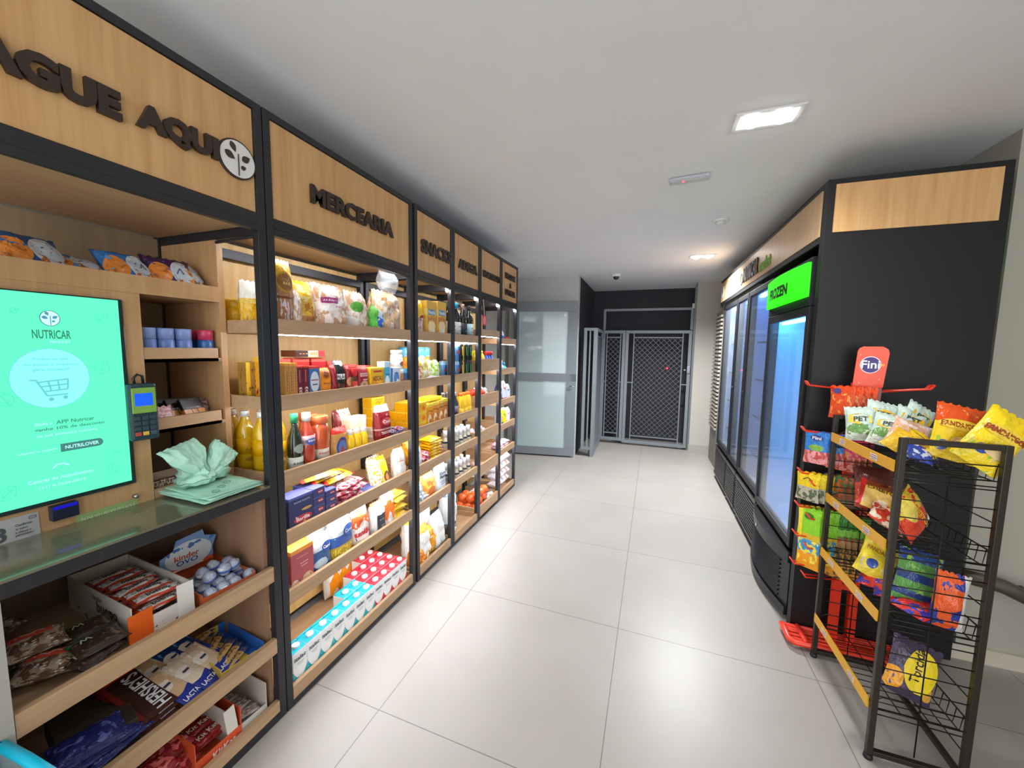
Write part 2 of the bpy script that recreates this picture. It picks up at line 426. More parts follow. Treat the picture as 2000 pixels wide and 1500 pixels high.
# ------------------------------------------------------------------ room shell
ZC = 2.50
def floor_mat():
    m = bpy.data.materials.new('porcelain_tile'); m.use_nodes = True; nt = m.node_tree; b = nt.nodes['Principled BSDF']; N = nt.nodes.new; L = nt.links.new
    tc = N('ShaderNodeTexCoord'); mp = N('ShaderNodeMapping'); mp.vector_type = 'TEXTURE'
    mp.inputs['Location'].default_value = (-.988, 1.175, 0); mp.inputs['Rotation'].default_value = (0, 0, -.010)
    L(tc.outputs['Object'], mp.inputs['Vector'])
    br = N('ShaderNodeTexBrick'); br.offset = 0; br.squash = 1; L(mp.outputs[0], br.inputs['Vector'])
    br.inputs['Scale'].default_value = 1; br.inputs['Brick Width'].default_value = .887; br.inputs['Row Height'].default_value = .845
    br.inputs['Mortar Size'].default_value = .002; br.inputs['Mortar Smooth'].default_value = .1; br.inputs['Bias'].default_value = 0
    br.inputs['Color1'].default_value = lin('#a09b94'); br.inputs['Color2'].default_value = lin('#9d9891'); br.inputs['Mortar'].default_value = lin('#6f6b64')
    n = N('ShaderNodeTexNoise'); n.inputs['Scale'].default_value = 2.2; n.inputs['Detail'].default_value = 8; L(tc.outputs['Object'], n.inputs['Vector'])
    mx = N('ShaderNodeMix'); mx.data_type = 'RGBA'; mx.blend_type = 'MULTIPLY'; mx.inputs[0].default_value = .35
    r = N('ShaderNodeValToRGB'); r.color_ramp.elements[0].position = .35; r.color_ramp.elements[0].color = (.82, .8, .78, 1); r.color_ramp.elements[1].position = .65
    L(n.outputs['Fac'], r.inputs[0]); L(br.outputs['Color'], mx.inputs[6]); L(r.outputs[0], mx.inputs[7]); L(mx.outputs[2], b.inputs['Base Color'])
    b.inputs['Roughness'].default_value = .38; b.inputs['Specular IOR Level'].default_value = .45
    return m
fl = MB(); fl.box(-2.3, 2.4, -2.2, 7.2, -.06, 0); struct(fl.build('floor', floor_mat()))
CEIL = mat('#e2e4e6', .9, noise_amt=.05, nscale=3, bump=.1, bscale=9, name='ceiling_plaster')
ce = MB(); ce.box(-2.3, 2.4, -2.2, 7.2, ZC, ZC+.08); struct(ce.build('ceiling', CEIL))
WALL = mat('#a9a598', .75, noise_amt=.03, nscale=2, name='wall_paint'); WALLW = mat('#b8bcbc', .7, name='white_wall_paint'); DARK = mat('#2b2930', .7, noise_amt=.15, nscale=3, name='dark_wall')
a = MB(); a.box(-2.02, -1.93, -2.2, 5.2, 0, ZC); struct(a.build('wall_left', WALL))
a = MB(); a.box(-2.02, -.94, 5.22, 5.34, 0, ZC); struct(a.build('wall_back_left', WALLW))
a = MB(); a.box(-1.02, -.94, 5.34, 6.72, 0, ZC); struct(a.build('wall_passage', DARK))
a = MB(); a.box(-1.02, 2.2, 6.72, 6.8, 0, ZC)
a.box(-.95, .6, 6.705, 6.72, 0, 2.44); a.box(-.23, -.21, 6.695, 6.705, 0, 2.44); struct(a.build('wall_back', DARK))
a = MB(); a.box(.62, .98, 6.22, 6.5, 0, ZC); a.box(.98, 1.6, 6.3, 6.5, 0, ZC); struct(a.build('wall_pillar', mat('#b5afa6', .7, name='beige_wall_paint')))
a = MB(); a.box(.612, .99, 6.208, 6.22, 0, .1); struct(a.build('baseboard_pillar', mat('#a59f96', .5, name='skirting_tile')))
a = MB(); a.box(1.5, 1.6, 2.52, 6.3, 0, ZC); a.box(1.5, 2.3, 2.42, 2.52, 0, ZC); a.box(2.2, 2.3, -2.2, 2.42, 0, ZC); struct(a.build('wall_right', WALL))
a = MB(); a.box(1.44, 2.2, 2.405, 2.42, 0, .075); struct(a.build('baseboard_right', mat('#c3baa9', .4, name='skirting_tile')))
rl = MB(); rl.tube([(1.47, 2.385, .44), (1.60, 2.36, .43), (1.66, 2.26, .42), (1.70, 2.0, .41), (1.72, 1.5, .40)], .032, 10)
for p in ((1.56, 2.36, .435), (1.70, 1.9, .41)):
    rl.tube([p, (p[0], 2.42, p[2])], .012, 8)
tag(rl.build('wall_rail', mat('#4b4536', .5, name='olive_rail')), 'dark olive tubular rail curving round the right wall behind the wire rack', 'rail')

# downlights
def downlight(x0, x1, y0, y1, label, power, soft=.05):
    t = empty('ceiling_light', ((x0+x1)/2, (y0+y1)/2, ZC), 0, label, 'ceiling light', 'recessed ceiling lights')
    X, Y = (x1-x0)/2, (y1-y0)/2; f = MB(); e = .018
    f.box(-X, X, -Y, -Y+e, -.006, 0); f.box(-X, X, Y-e, Y, -.006, 0); f.box(-X, -X+e, -Y+e, Y-e, -.006, 0); f.box(X-e, X, -Y+e, Y-e, -.006, 0)
    f.build('trim_ring', mat('#d8d6d6', .4), t)
    r = MB(); r.box(-X+e, X-e, -Y+e, Y-e, -.002, -.0005); r.build('reflector', mat('#efe6da', .3, emit=1.2), t)
    for s in (-1, 1):
        b = MB(); b.lathe([(.026, -.022), (.034, -.012), (.034, -.003)], c=(s*X*.45, 0), n=20); b.build('bulb', mat('#ffffff', .3, emit=14), t)
        l = bpy.data.lights.new('lamp', 'SPOT'); l.energy = power; l.spot_size = R(150); l.spot_blend = .8; l.shadow_soft_size = soft; l.color = (.96, .98, 1)
        lo = bpy.data.objects.new('lamp', l); C.objects.link(lo); lo.parent = t; lo.location = (s*X*.45, 0, -.03)
downlight(.30, .55, 1.915, 2.055, 'large recessed twin spotlight nearest the camera in the grey ceiling', LAMPS['down'])
downlight(.35, .60, 4.46, 4.60, 'distant recessed twin spotlight near the far pillar', LAMPS['down_far'])
downlight(-.55, -.30, -.9, -.76, 'added unseen twin spotlight in the ceiling behind the camera', LAMPS['down']*.25, .12)  # added out of view as extra room light, no known fixture here
downlight(.9, 1.15, -.5, -.36, 'added unseen twin spotlight behind the camera on the right', LAMPS['down']*.5, .12)  # second unseen fill fixture, added to light the room from behind
# emergency light, smoke detector, dome camera
t = empty('emergency_light', (.17, 2.50, ZC), R(-5), 'thin white ceiling unit with a small red indicator light', 'emergency light')
m = MB(); m.box(-.105, .105, -.03, .03, -.022, 0); m.build('housing', mat('#c9c9ce', .4), t, bevel=.006)
m = MB(); m.box(-.1, .1, -.036, -.03, -.02, -.004); m.build('lens', mat('#b5b7c4', .2), t)
m = MB(); m.lathe([(.004, -.026), (.005, -.022)], c=(-.03, -.012), n=12); m.build('indicator', mat('#ff2030', .3, emit=6), t)
t = empty('smoke_detector', (.466, 3.36, ZC), 0, 'round white smoke detector on the ceiling', 'smoke detector')
m = MB(); m.lathe([(.045, -.012), (.06, -.008), (.062, 0)], n=28); m.build('base', mat('#dfe2e0', .4), t)
m = MB(); m.lathe([(.018, -.034), (.032, -.028), (.038, -.011)], n=24); m.build('sensor', mat('#cfd4d2', .4), t)
t = empty('security_camera', (-.464, 5.30, ZC), 0, 'small white dome camera on the ceiling before the gate', 'security camera')
m = MB(); m.lathe([(.05, -.03), (.055, -.02), (.055, 0)], n=24); m.build('base', mat('#e6e6e6', .4), t)
m = MB(); m.lathe([(.004, -.068), (.02, -.064), (.034, -.05), (.04, -.029)], n=24); m.build('dome', mat('#26262a', .15), t)

# ------------------------------------------------------------------ frosted door leaf, gate, railings at the far end
GP = mat('#7b8287', .45, .15, name='grey_metal_paint')
t = empty('door_1', (-1.36, 5.10, 0), R(9)); t['kind'] = 'structure'
W2, H2 = .435, 2.14; m = MB()
for x0, x1, z0, z1 in ((-W2, W2, H2-.13, H2), (-W2, W2, .02, .13), (-W2, W2, 1.06, 1.17), (-W2, -W2+.07, .13, H2-.13), (W2-.13, W2, .13, H2-.13)): m.box(x0, x1, -.022, .022, z0, z1)
m.build('door_frame', GP, t, bevel=.003)
FR = mat('#a9bcbc', .12, coat=.6, name='frosted_glass')
for z0, z1 in ((.13, 1.06), (1.17, H2-.13)):
    q = MB(); q.box(-W2+.07, W2-.13, -.008, .008, z0, z1); q.build('glass_panel', FR, t)
q = MB(); q.tube([(W2-.075, -.022, 1.0), (W2-.075, -.05, 1.0), (W2-.02, -.05, 1.0)], .008); q.build('door_handle', mat('#9a9c9e', .3, .8), t)

def mesh_gate(root, x0, x1, z0, z1, name='diamond_mesh', step=.062):
    mb = MB(); w_, h_ = x1-x0, z1-z0; r = .0028
    for sg in (1, -1):
        k = -h_
        while k < w_:
            pts = []
            a, b = max(0, k), min(w_, k+h_*1.0)
            if b > a+.01:
                za, zb = (a-k), (b-k)
                if sg < 0: za, zb = h_-za, h_-zb
                mb.bar((x0+a, -sg*.003, z0+za), (x0+b, -sg*.003, z0+zb), r*2, r*2)
            k += step*1.25
    mb.build(name, mat('#60656a', .4, .3), root)
def rect_frame(mb, x0, x1, z0, z1, t, d, y=0):
    mb.box(x0, x1, y-d, y+d, z1-t, z1); mb.box(x0, x1, y-d, y+d, z0, z0+t); mb.box(x0, x0+t, y-d, y+d, z0+t, z1-t); mb.box(x1-t, x1, y-d, y+d, z0+t, z1-t)
def gate(name, loc, rz, W, H, z0, label, cat, inner=(.07, .07), lock=False, mid=True):
    t = empty(name, loc, rz, label, cat, None)
    m = MB(); rect_frame(m, 0, W, z0, H, .045, .02)
    m.build('frame', GP, t, bevel=.002)
    m = MB(); a, b = inner[0]+.045, W-inner[1]-.045; rect_frame(m, a, b, z0+.11, H-.10, .014, .008)
    for zz in (.99, ):
        m.box(.045, a, -.008, .008, zz, zz+.014); m.box(b, W-.045, -.008, .008, zz, zz+.014)
    for xx in (a, b-.014): m.box(xx, xx+.014, -.008, .008, z0+.045, z0+.11); m.box(xx, xx+.014, -.008, .008, H-.10, H-.045)
    m.build('inner_frame', GP, t)
    mesh_gate(t, a+.014, b-.014, z0+.124, H-.114)
    if lock:
        q = MB(); q.box(W-.05, W-.003, -.04, -.02, 1.17, 1.27); q.build('lock', mat('#8d8f92', .3, .8), t, bevel=.004)
        q = MB(); q.lathe([(.012, -.02), (.014, 0), (.012, .02)], n=12); q.build('handle', mat('#b9bbbd', .25, .9), t, loc=(W-.08, -.05, 1.22), rot=(0, PI/2, 0))
    return t
gate('mesh_gate', (-.36, 6.25, 0), 0, .943, 1.81, .03, 'wide grey gate of diamond wire mesh in the dark passage', 'gate', lock=True)
gate('mesh_fence', (-.72, 6.25, 0), 0, .355, 1.81, .05, 'narrow fixed diamond mesh panel left of the gate', 'fence panel', (.02, .02))
gate('mesh_fence', (-.70, 5.32, 0), R(91), .90, 1.80, .03, 'diamond mesh panel standing edge on along the passage', 'fence panel', (.03, .03))
t = empty('railing', (-.86, 5.30, 0), R(3), 'short grey railing with one upright bar beside the frosted door', 'railing')
m = MB(); rect_frame(m, 0, .17, .10, 1.80, .04, .018); m.build('frame', GP, t, bevel=.002)
m = MB(); m.box(.075, .093, -.008, .008, .14, 1.76); m.build('bar', GP, t)
m = MB(); m.box(.13, .17, -.018, .018, 0, .10); m.build('foot', GP, t)
t = empty('transom_frame', (-.71, 6.25, 1.82), 0, 'grey metal transom frame above the mesh gate', 'frame')
m = MB(); m.box(0, 1.295, -.02, .02, .29, .325); m.box(0, .035, -.02, .02, 0, .29); m.box(1.26, 1.295, -.02, .02, 0, .29); m.build('rail', GP, t)
t = empty('gate_post', (.59, 6.25, 0), 0, 'grey gate post against the beige pillar', 'post')
m = MB(); m.box(0, .03, -.03, .03, 0, 2.45); m.build('post', mat('#6d7276', .45, .2), t)
m = MB(); m.box(-.03, 0, -.04, -.02, 2.13, 2.2); m.build('hinge', mat('#a9a9a4', .4, .5), t)
m = MB(); m.lathe([(.012, 0), (.012, .02)], n=12)
tag(m.build('alarm_light', mat('#ff1530', .3, emit=8), loc=(.28, 6.66, 1.22), rot=(PI/2, 0, 0)), 'small glowing red light on the dark wall behind the gate', 'indicator light')

# ------------------------------------------------------------------ left shelving units
FX = -1.33; BX = -1.72
LED = mat('#f2f6ff', .3, emit=LAMPS['led'], name='led_strip')
LETTER = mat('#33241c', .45, name='dark_brown_letter')
LIPM = OAK_Y
def unit(y0, y1, label, words, z=ZF, crates=False):
    """open shelving unit: steel frame, oak header with raised letters, back panel and six tray shelves"""
    t = empty('shelving_unit', (FX, y0, 0), 0, label, 'shelving unit', 'shelving units along the left wall')
    W = y1-y0; D = FX-BX; p = .028
    m = MB()
    for yy in (0, W-p):
        m.box(-p, 0, yy, yy+p, 0, 2.34); m.box(-D, -D+p, yy, yy+p, 0, 2.34)
        m.box(-D+p, -p, yy, yy+p, 2.31, 2.34); m.box(-D+p, -p, yy+.006, yy+p-.006, 1.90, 1.955)
    m.box(-p, 0, p, W-p, 2.315, 2.34); m.box(-p, 0, p, W-p, 1.905, 1.965); m.box(-p+.004, .004, p, W-p, 1.93, 1.94)
    m.box(-p, 0, p, W-p, 0, .03); m.box(-D, -D+p, p, W-p, 1.86, 1.90)
    m.build('frame', STEEL, t, bevel=.0015)
    h = MB(); h.box(-.02, -.006, p+.002, W-p-.002, 1.968, 2.312); hp = h.build('header_panel', OAK_H, t)
    for (s, yc, zc, w_, h_) in words:
        sign(s, w_, h_, .012, LETTER, hp, (-.006, yc-y0, zc), (0, 0, PI/2), bold=.042)
    b = MB(); b.box(-D-.012, -D, 0, W, .09, 1.93); b.build('back_panel', wood('#c6a05e', '#dcbb7c'), t)
    b = MB(); b.box(-D, -.03, p+.001, W-p-.001, 1.945, 1.96); b.build('top_board', OAK_Y, t)
    for k in range(1, 7):
        z0 = z[k]-.015; zt = z0+.06
        s = MB(); c = .10 if crates and k > 1 else .055
        s.box(-D+.002, -.018, .002, W-.002, z0, z0+.012)
        s.box(-.018, 0, p+.001, W-p-.001, z0-.004, z0+c)
        s.box(-D+.03, -.03, .003, .015, z0+.012, z0+c*.9); s.box(-D+.03, -.03, W-.015, W-.003, z0+.012, z0+c*.9)
        sh = s.build('shelf', OAK_Y, t)
        if k < 6:
            l = MB(); l.box(-.032, -.022, p+.01, W-p-.01, z0-.007, z0-.001); l.build('led_strip', LED, sh)
    l = MB(); l.box(-.04, -.03, p+.01, W-p-.01, 1.936, 1.944); l.build('led_strip', LED, t)
    if label.startswith('widest') is False:
        l = MB(); l.lathe([(.006, 1.884), (.010, 1.89), (.010, 1.903)], c=(-.014, W-p-.03), n=12); l.build('led_spot', mat('#ffffff', .3, emit=40), t)
    return t
unit(1.037, 1.945, 'widest oak and steel shelving unit headed MERCEARIA', [('MERCEARIA', 1.50, 2.120, .53, .075)])
unit(1.967, 2.428, 'shelving unit headed SNACKS right of the widest unit', [('SNACKS', 2.215, 2.117, .36, .082)])
unit(2.432, 2.888, 'shelving unit headed ADEGA holding wine bottles', [('ADEGA', 2.67, 2.113, .315, .07)])
ZP = {1: 1.62, 2: 1.322, 3: 1.015, 4: .70, 5: .405, 6: .035}
unit(2.892, 3.36, 'shelving unit headed HORTIFRUTI with deep crate trays', [('HORTIFRUTI', 3.125, 2.122, .35, .055)], ZP, True)
unit(3.364, 3.83, 'last shelving unit at the far end headed HIGIENE and LIMPEZA', [('HIGIENE', 3.60, 2.20, .28, .055), ('&', 3.605, 2.12, .04, .05), ('LIMPEZA', 3.605, 2.045, .28, .055)])

# ------------------------------------------------------------------ checkout kiosk
KX = -1.57
k = empty('checkout_kiosk', (0, 0, 0), 0, 'oak checkout kiosk with a screen, headed PAGUE AQUI, nearest the camera', 'kiosk')
K0, K1 = .27, 1.033
m = MB(); p = .03
m.box(FX-p, FX, K1-p, K1, 0, 2.34); m.box(-1.93, -1.90, K1-p, K1, 0, 2.34)
m.box(FX-p, FX, K0, K0+p, 0, 2.34)
m.box(FX-p, FX, K0+p, K1-p, 2.315, 2.34); m.box(FX-p, FX, K0+p, K1-p, 1.925, 1.965); m.box(FX-p+.008, FX+.004, K0+p, K1-p, 1.905, 1.925)
m.box(FX-p, FX, K0+p, K1-p, .925, .962); m.box(FX-p, FX, K0+p, K1-p, 0, .035); m.box(-1.9, FX-p, K1-.024, K1-.006, 1.895, 1.93)
m.tube([(KX, K1-.02, 1.885), (FX-p, K1-.02, 1.89)], .006)
m.build('frame', STEEL, k, bevel=.0015)
h = MB(); h.box(FX-.022, FX-.006, K0+p+.002, K1-p-.002, 1.968, 2.312); hp = h.build('header_panel', OAK_H, k)
for s, yc, zc, w_, h_ in (('PAGUE', .500, 2.111, .28, .072), ('AQUI', .775, 2.113, .208, .077)):
    sign(s, w_, h_, .014, LETTER, hp, (FX-.006, yc, zc), (0, 0, PI/2), bold=.06)
lg = MB(); lg.lathe([(.062, 0), (.062, .008)], n=36); lo = lg.build('logo_disc', LETTER, k, loc=(FX-.006, .941, 2.118), rot=(0, PI/2, 0))
lg = MB(); lg.lathe([(.057, .008), (.057, .0095)], n=36); lg.build('logo_face', mat('#e6e4e0', .5), lo)
def leaf_pts(cx, cz, L_, W_, a):
    out = []
    for i in range(13):
        t_ = i/12; x = (t_-.5)*L_; z = math.sin(PI*t_**.8)*W_/2; out.append((x, z))
    out = out + [(x, -z) for x, z in reversed(out[1:-1])]
    ca, sa = math.cos(a), math.sin(a); return [(cx+x*ca-z*sa, cz+x*sa+z*ca) for x, z in out]
def plant_logo(s, col):
    return [('g', leaf_pts(-.015*s, .034*s, .034*s, .02*s, R(-65)), col), ('g', leaf_pts(-.027*s, .004*s, .036*s, .024*s, R(-25)), col),
            ('g', leaf_pts(.026*s, .010*s, .034*s, .022*s, R(35)), col), ('g', leaf_pts(.016*s, -.022*s, .02*s, .015*s, R(25)), col), ('r', 0, -.018*s, .004*s, .07*s, col)]
fc = empty('logo_plant', (FX+.0035, .941, 2.118), PI/2); fc.parent = k
decals(fc, 1, 1, lambda x, z: 0, plant_logo(1, '#3c3626'), names=('leaf', 'lettering'))
# oak body
FACE = wood('#b48c60', '#c9a274')
b = MB(); b.box(KX-.02, KX, K0, .768, .93, 1.66); b.build('front_panel', FACE, k)
b = MB(); b.box(-1.90, KX, K1-.021, K1+.001, .975, 1.895); b.build('side_panel', FACE, k)
b = MB(); b.box(-1.9, KX-.02, .752, .768, .95, 1.66); b.build('divider', FACE, k)
b = MB(); b.box(-1.92, -1.905, K0, K1-.006, .04, 1.92); b.build('back_panel', wood('#9a866a', '#ad967a'), k)
b = MB(); b.box(-1.90, FX-.032, K0+.002, K1-.032, 1.925, 1.94); b.build('top_board', OAK_Y, k)
b = MB(); b.box(-1.90, KX, K0, K1-.008, 1.66, 1.674); b.box(KX-.016, KX+.002, K0, K1-.008, 1.66, 1.718); b.build('shelf', FACE, k)
for z0, z1 in ((1.435, 1.485), (1.192, 1.243), (.945, 1.0)):
    b = MB(); b.box(-1.90, KX-.002, .77, K1-.008, z0, z0+.012); b.box(KX-.018, KX-.002, .77, 1.0 if z0 > 1.1 else K1-.008, z0, z1); b.build('shelf', OAK_Y, k)
b = MB(); b.box(-1.90, FX+.002, K0+.031, K1-.031, .9625, .970); b.build('countertop', mat('#6f6b58', .12, coat=.5, name='smoked_glass_top'), k)
GREYL = mat('#a7a39a', .6, name='grey_laminate')
b = MB(); b.box(-1.90, FX+.003, K0+.031, .362, .05, .924); b.build('side_panel', GREYL, k)
b = MB(); b.box(-1.90, FX-.031, K1-.045, K1-.031, .035, .924); b.build('side_panel', wood('#96735a', '#a98668'), k)
for z0, z1 in ((.585, .645), (.288, .348), (.036, .082)):
    b = MB(); b.box(-1.90, FX-.018, .364, K1-.046, z0, z0+.014); b.box(FX-.018, FX, .364, K1-.03, z0, z1); b.build('shelf', OAK_Y, k)
b = MB(); b.box(-1.90, -1.885, .364, K1-.046, .05, .93); b.build('inner_back', wood('#8a7662', '#9a846e'), k)

# touch screen with its artwork
scr = empty('touch_screen', (KX, 0, 0), 0, 'tall mint green touch screen showing a shopping cart', 'screen')
m = MB(); m.box(.0008, .012, .393, .719, 1.045, 1.634); m.build('bezel', mat('#15302e', .3, name='screen_bezel'), scr, bevel=.003)
SE = .66
sw, sh_, sy, sz = .297, .572, .558, 1.344
d = MB(); d.box(-sw/2, sw/2, -.0015, 0, -sh_/2, sh_/2)
dd = d.build('display', mat('#62f7c3', .3, emit=SE, name='lit_display'), scr, loc=(.0125, sy, sz), rot=(0, 0, PI/2))
def fy(y): return y-sy
def fz(z): return z-sz
G1, G2, TXT = '#4fd9ae', '#7ffbe4', '#3a8a72'
def leafline(cy_, cz_, s, a, col=G1):
    pts = leaf_pts(cy_, cz_, .045*s, .032*s, a); pts = pts + [pts[0]]
    ca, sa = math.cos(a), math.sin(a)
    vein = [(cy_-ca*.022*s, cz_-sa*.022*s), (cy_+ca*.02*s, cz_+sa*.02*s)]
    br = []
    for q in (-.3, .1):
        bx, bz = cy_+ca*q*.045*s, cz_+sa*q*.045*s
        for sg in (-1, 1): br.append([(bx, bz), (bx+.011*s*math.cos(a+sg*.8), bz+.011*s*math.sin(a+sg*.8))])
    return ('p', [pts, vein]+br, .0012, col)
cyc = fy(.553)
art = [('e', fy(.553), fz(1.399), .0765, .083, '#62d8cf'), ('e', fy(.553), fz(1.399), .075, .0815, '#8df6fb'),
    ('e', fy(.560), fz(1.564), .0195, .0215, '#3b6f74'), ('e', fy(.560), fz(1.564), .018, .020, '#c9f7ff')]
lgx = [(a[0], [(x*.36+fy(.560), z*.36+fz(1.564)) for x, z in a[1]], '#4b8fa5') if a[0] == 'g' else None for a in plant_logo(1, '#fff')]
art += [a for a in lgx if a] + [('r', fy(.560), fz(1.558), .0018, .026, '#4b8fa5')]
art += [('t', 'NUTRICAR', fy(.560), fz(1.520), .073, .024, '#2f7f68'), ('t', 'MARKET', fy(.575), fz(1.500), .040, .008, '#9dfff2'),
    ('t', 'Toque na tela', fy(.553), fz(1.452), .068, .008, '#62d6dc'), ('t', 'ou passe o produto', fy(.553), fz(1.437), .100, .008, '#62d6dc'), ('t', 'para começar', fy(.553), fz(1.422), .07, .008, '#62d6dc'),
    ('t', 'Baixe o', fy(.528), fz(1.276), .032, .008, '#a6fff2'), ('t', 'APP Nutricar', fy(.590), fz(1.276), .078, .011, TXT), ('t', 'ganhe 10% de desconto', fy(.580), fz(1.259), .14, .011, TXT),
    ('t', 'na sua primeira compra', fy(.572), fz(1.242), .12, .008, '#a6fff2'),
    ('p', [[(fy(.468), fz(1.213)), (fy(.632), fz(1.213))], [(fy(.468), fz(1.191)), (fy(.632), fz(1.191))]], .001, G1),
    ('e', fy(.632), fz(1.202), .011, .0115, '#3d7d78'), ('r', fy(.594), fz(1.202), .080, .023, '#3d7d78'), ('t', 'NUTRILOVER', fy(.598), fz(1.202), .070, .010, '#b8fff2'), ('t', 'usando o cupom', fy(.512), fz(1.202), .07, .008, '#a6fff2'),
    ('t', 'Central de Atendimento', fy(.552), fz(1.121), .128, .010, '#a6fff2'), ('t', '(11) 9.7636-0015', fy(.552), fz(1.100), .092, .010, '#a6fff2'),
    ('p', [[(fy(.535), fz(1.150)), (fy(.545), fz(1.158)), (fy(.556), fz(1.158)), (fy(.567), fz(1.150))]], .004, '#a6fff2')]
cc, cz_ = fy(.546), fz(1.372)
cart = [[(cc-.038, cz_+.024), (cc-.026, cz_+.024), (cc-.008, cz_-.020), (cc+.032, cz_-.018)], [(cc-.022, cz_+.018), (cc+.034, cz_+.024), (cc+.032, cz_-.004), (cc-.012, cz_-.008)],
    [(cc-.018, cz_+.006), (cc+.033, cz_+.010)], [(cc-.004, cz_+.020), (cc-.0, cz_-.006)], [(cc+.014, cz_+.022), (cc+.016, cz_-.005)]]
art += [('p', cart, .0034, '#5fc4c6'), ('e', cc-.001, cz_-.030, .005, .005, '#5fc4c6'), ('e', cc+.026, cz_-.027, .005, .005, '#5fc4c6')]
for y_, z_, s_, a_ in ((.663, 1.573, .8, .7), (.654, 1.427, 1.0, 1.3), (.462, 1.353, 1, 2.0), (.658, 1.113, .85, 1.9), (.452, 1.108, .95, .9), (.671, 1.16, .4, .3), (.494, 1.579, .4, .5)):
    art.append(leafline(fy(y_), fz(z_), s_, a_))
decals(dd, 1, 1, lambda x, z: .0015, art, emit=SE, names=('artwork', 'lettering'), base_off=.0004)

# stickers and scanner on the kiosk face
def face(name, y, z, w_, h_, col, label, cat, art=(), d_=.0015):
    m = MB(); m.box(-w_/2, w_/2, -d_, 0, -h_/2, h_/2); o = m.build(name, mat(col, .5), loc=(KX+.0005, y, z), rot=(0, 0, PI/2)); tag(o, label, cat)
    decals(o, 1, 1, lambda x, z: d_, art); return o
face('sticker', .618+.033, .968, .145, .044, '#8fae6f', 'green sticker reading PASSE SEU PRODUTO AQUI under the screen', 'sticker', [('t', 'PASSE SEU PRODUTO AQUI', 0, .003, .125, .014, '#c9d8ae'), ('p', [[(-.045, -.012), (-.02, -.014), (0, -.01)]], .002, '#d9e4c4')])
face('notice_card', .46, .992, .096, .082, '#a9abab', 'white notice card with a big 3 below the screen', 'notice', [('t', '3', -.022, .002, .024, .04, '#4b5058'),
    ('t', 'Confirme', .02, .018, .03, .007, '#4b5058'), ('t', 'o valor', .016, .008, .022, .006, '#4b5058'), ('t', 'e efetue o', .018, -.001, .028, .006, '#4b5058'), ('t', 'pagamento', .020, -.010, .032, .007, '#4b5058'), ('p', [[(.03, .028), (.042, .028), (.042, .034), (.03, .034), (.03, .028)]], .0015, '#4b5058'), ('r', -.03, -.033, .03, .007, '#7e8f5c')])
t = empty('barcode_scanner', (KX, .553, 1.017), 0, 'dark blue barcode scanner window beneath the screen', 'scanner')
m = MB(); m.box(0, .022, -.027, .027, -.02, .022); m.build('housing', mat('#1b2038', .3), t, bevel=.002)
m = MB(); m.box(.0205, .0225, -.024, .024, .012, .021); m.build('light_bar', mat('#1515c8', .2, emit=.5), t)
t = empty('coat_hook', (KX, .716, 1.0), 0, 'tiny chrome key lock beside the green sticker', 'lock')
m = MB(); m.lathe([(.007, 0), (.007, .012), (.003, .016)], n=14); m.build('cylinder_lock', mat('#b9b9b4', .2, .9), t, rot=(0, PI/2, 0)); t.name = 'key_lock'
# card terminal
t = empty('card_terminal', (KX+.018, .742, 1.275), R(-6), 'dark card payment terminal with a lime edged blue screen', 'card terminal')
m = MB(); m.box(-.012, .022, -.036, .036, -.09, .095); m.build('body', mat('#1f3b44', .35), t, bevel=.008)
m = MB(); m.box(.022, .0255, -.03, .03, .0, .082); m.build('screen_bezel', mat('#7fae4a', .4), t, bevel=.002)
m = MB(); m.box(.0255, .0265, -.023, .021, .024, .064); m.build('screen', mat('#0f4bff', .3, emit=1.0), t)
m = MB()
m.tube([(0, -.012, .09), (0, -.014, .112), (0, -.004, .124), (0, .008, .118), (0, .01, .09)], .004, 8); m.build('loop', mat('#16161a', .4), t)
for r_ in range(4):
    for c_ in range(3):
        col = '#33474f'
        if r_ == 3: col = ['#b5463a', '#d8b53f', '#3d5560'][c_]
        m = MB(); m.box(.022, .0255, -.027+c_*.019, -.012+c_*.019, -.022-r_*.017, -.010-r_*.017); m.build('key', mat(col, .4), t, bevel=.001)

# ------------------------------------------------------------------ goods on the left shelves
RND = random.Random(4)
FILM = clearish('#f2f2ee', .12, .3)
BREAD = '#b98250'
def breadbag(key, w, h, t, base, layers, art=(), seed=1, wr=1.3, stand=True):
    return inst(key, lambda: bag('bread_bag', w, h, t, printed(base, layers, .18, .5), art, seed, stand, wr))
U = 'grocery'
# top shelf: bread
o = breadbag('b1', .09, .275, .075, '#a87048', (('band', .68, .93, '#f4bd1a'), ('band', .93, 1.01, '#e9e6dd'), ('ell', .5, .67, .42, .15, '#b98a1e'), ('ell', .5, .67, .37, .12, '#8e5a1c'), ('blob', 9, .55, .0, .5, '#d8d0dc'), ('band', .44, .47, '#7c3a20')), [('t', 'PÃO', 0, .66, .4, None, '#f2d070')], 3)
put(reg(o, 'tall bread bag with yellow top and heart emblem', 'bread', U, 1, 1), 1.128, ZF[1], .075)
o = breadbag('b2', .16, .215, .11, '#e9b93a', (('blob', 4, .55, 0, 1, '#f6e28a'), ('band', .0, .3, '#c99256'), ('blob', 6, .6, .1, .9, '#c07c2a'), ('ell', .55, .8, .3, .14, '#f6c015')), (), 5)
put(reg(o, 'rounded loaf in yellow and clear film', 'bread', U, 1, 2), 1.225, ZF[1], .11, .02)
o = breadbag('b3', .05, .17, .05, '#efe6dc', (('blob', 6, .5, 0, 1, '#cfa98c'),), (), 8)
put(reg(o, 'narrow white sandwich bread bag beside the tall yellow one', 'bread', U, 1, 3), 1.185, ZF[1], .05, 0, 4)
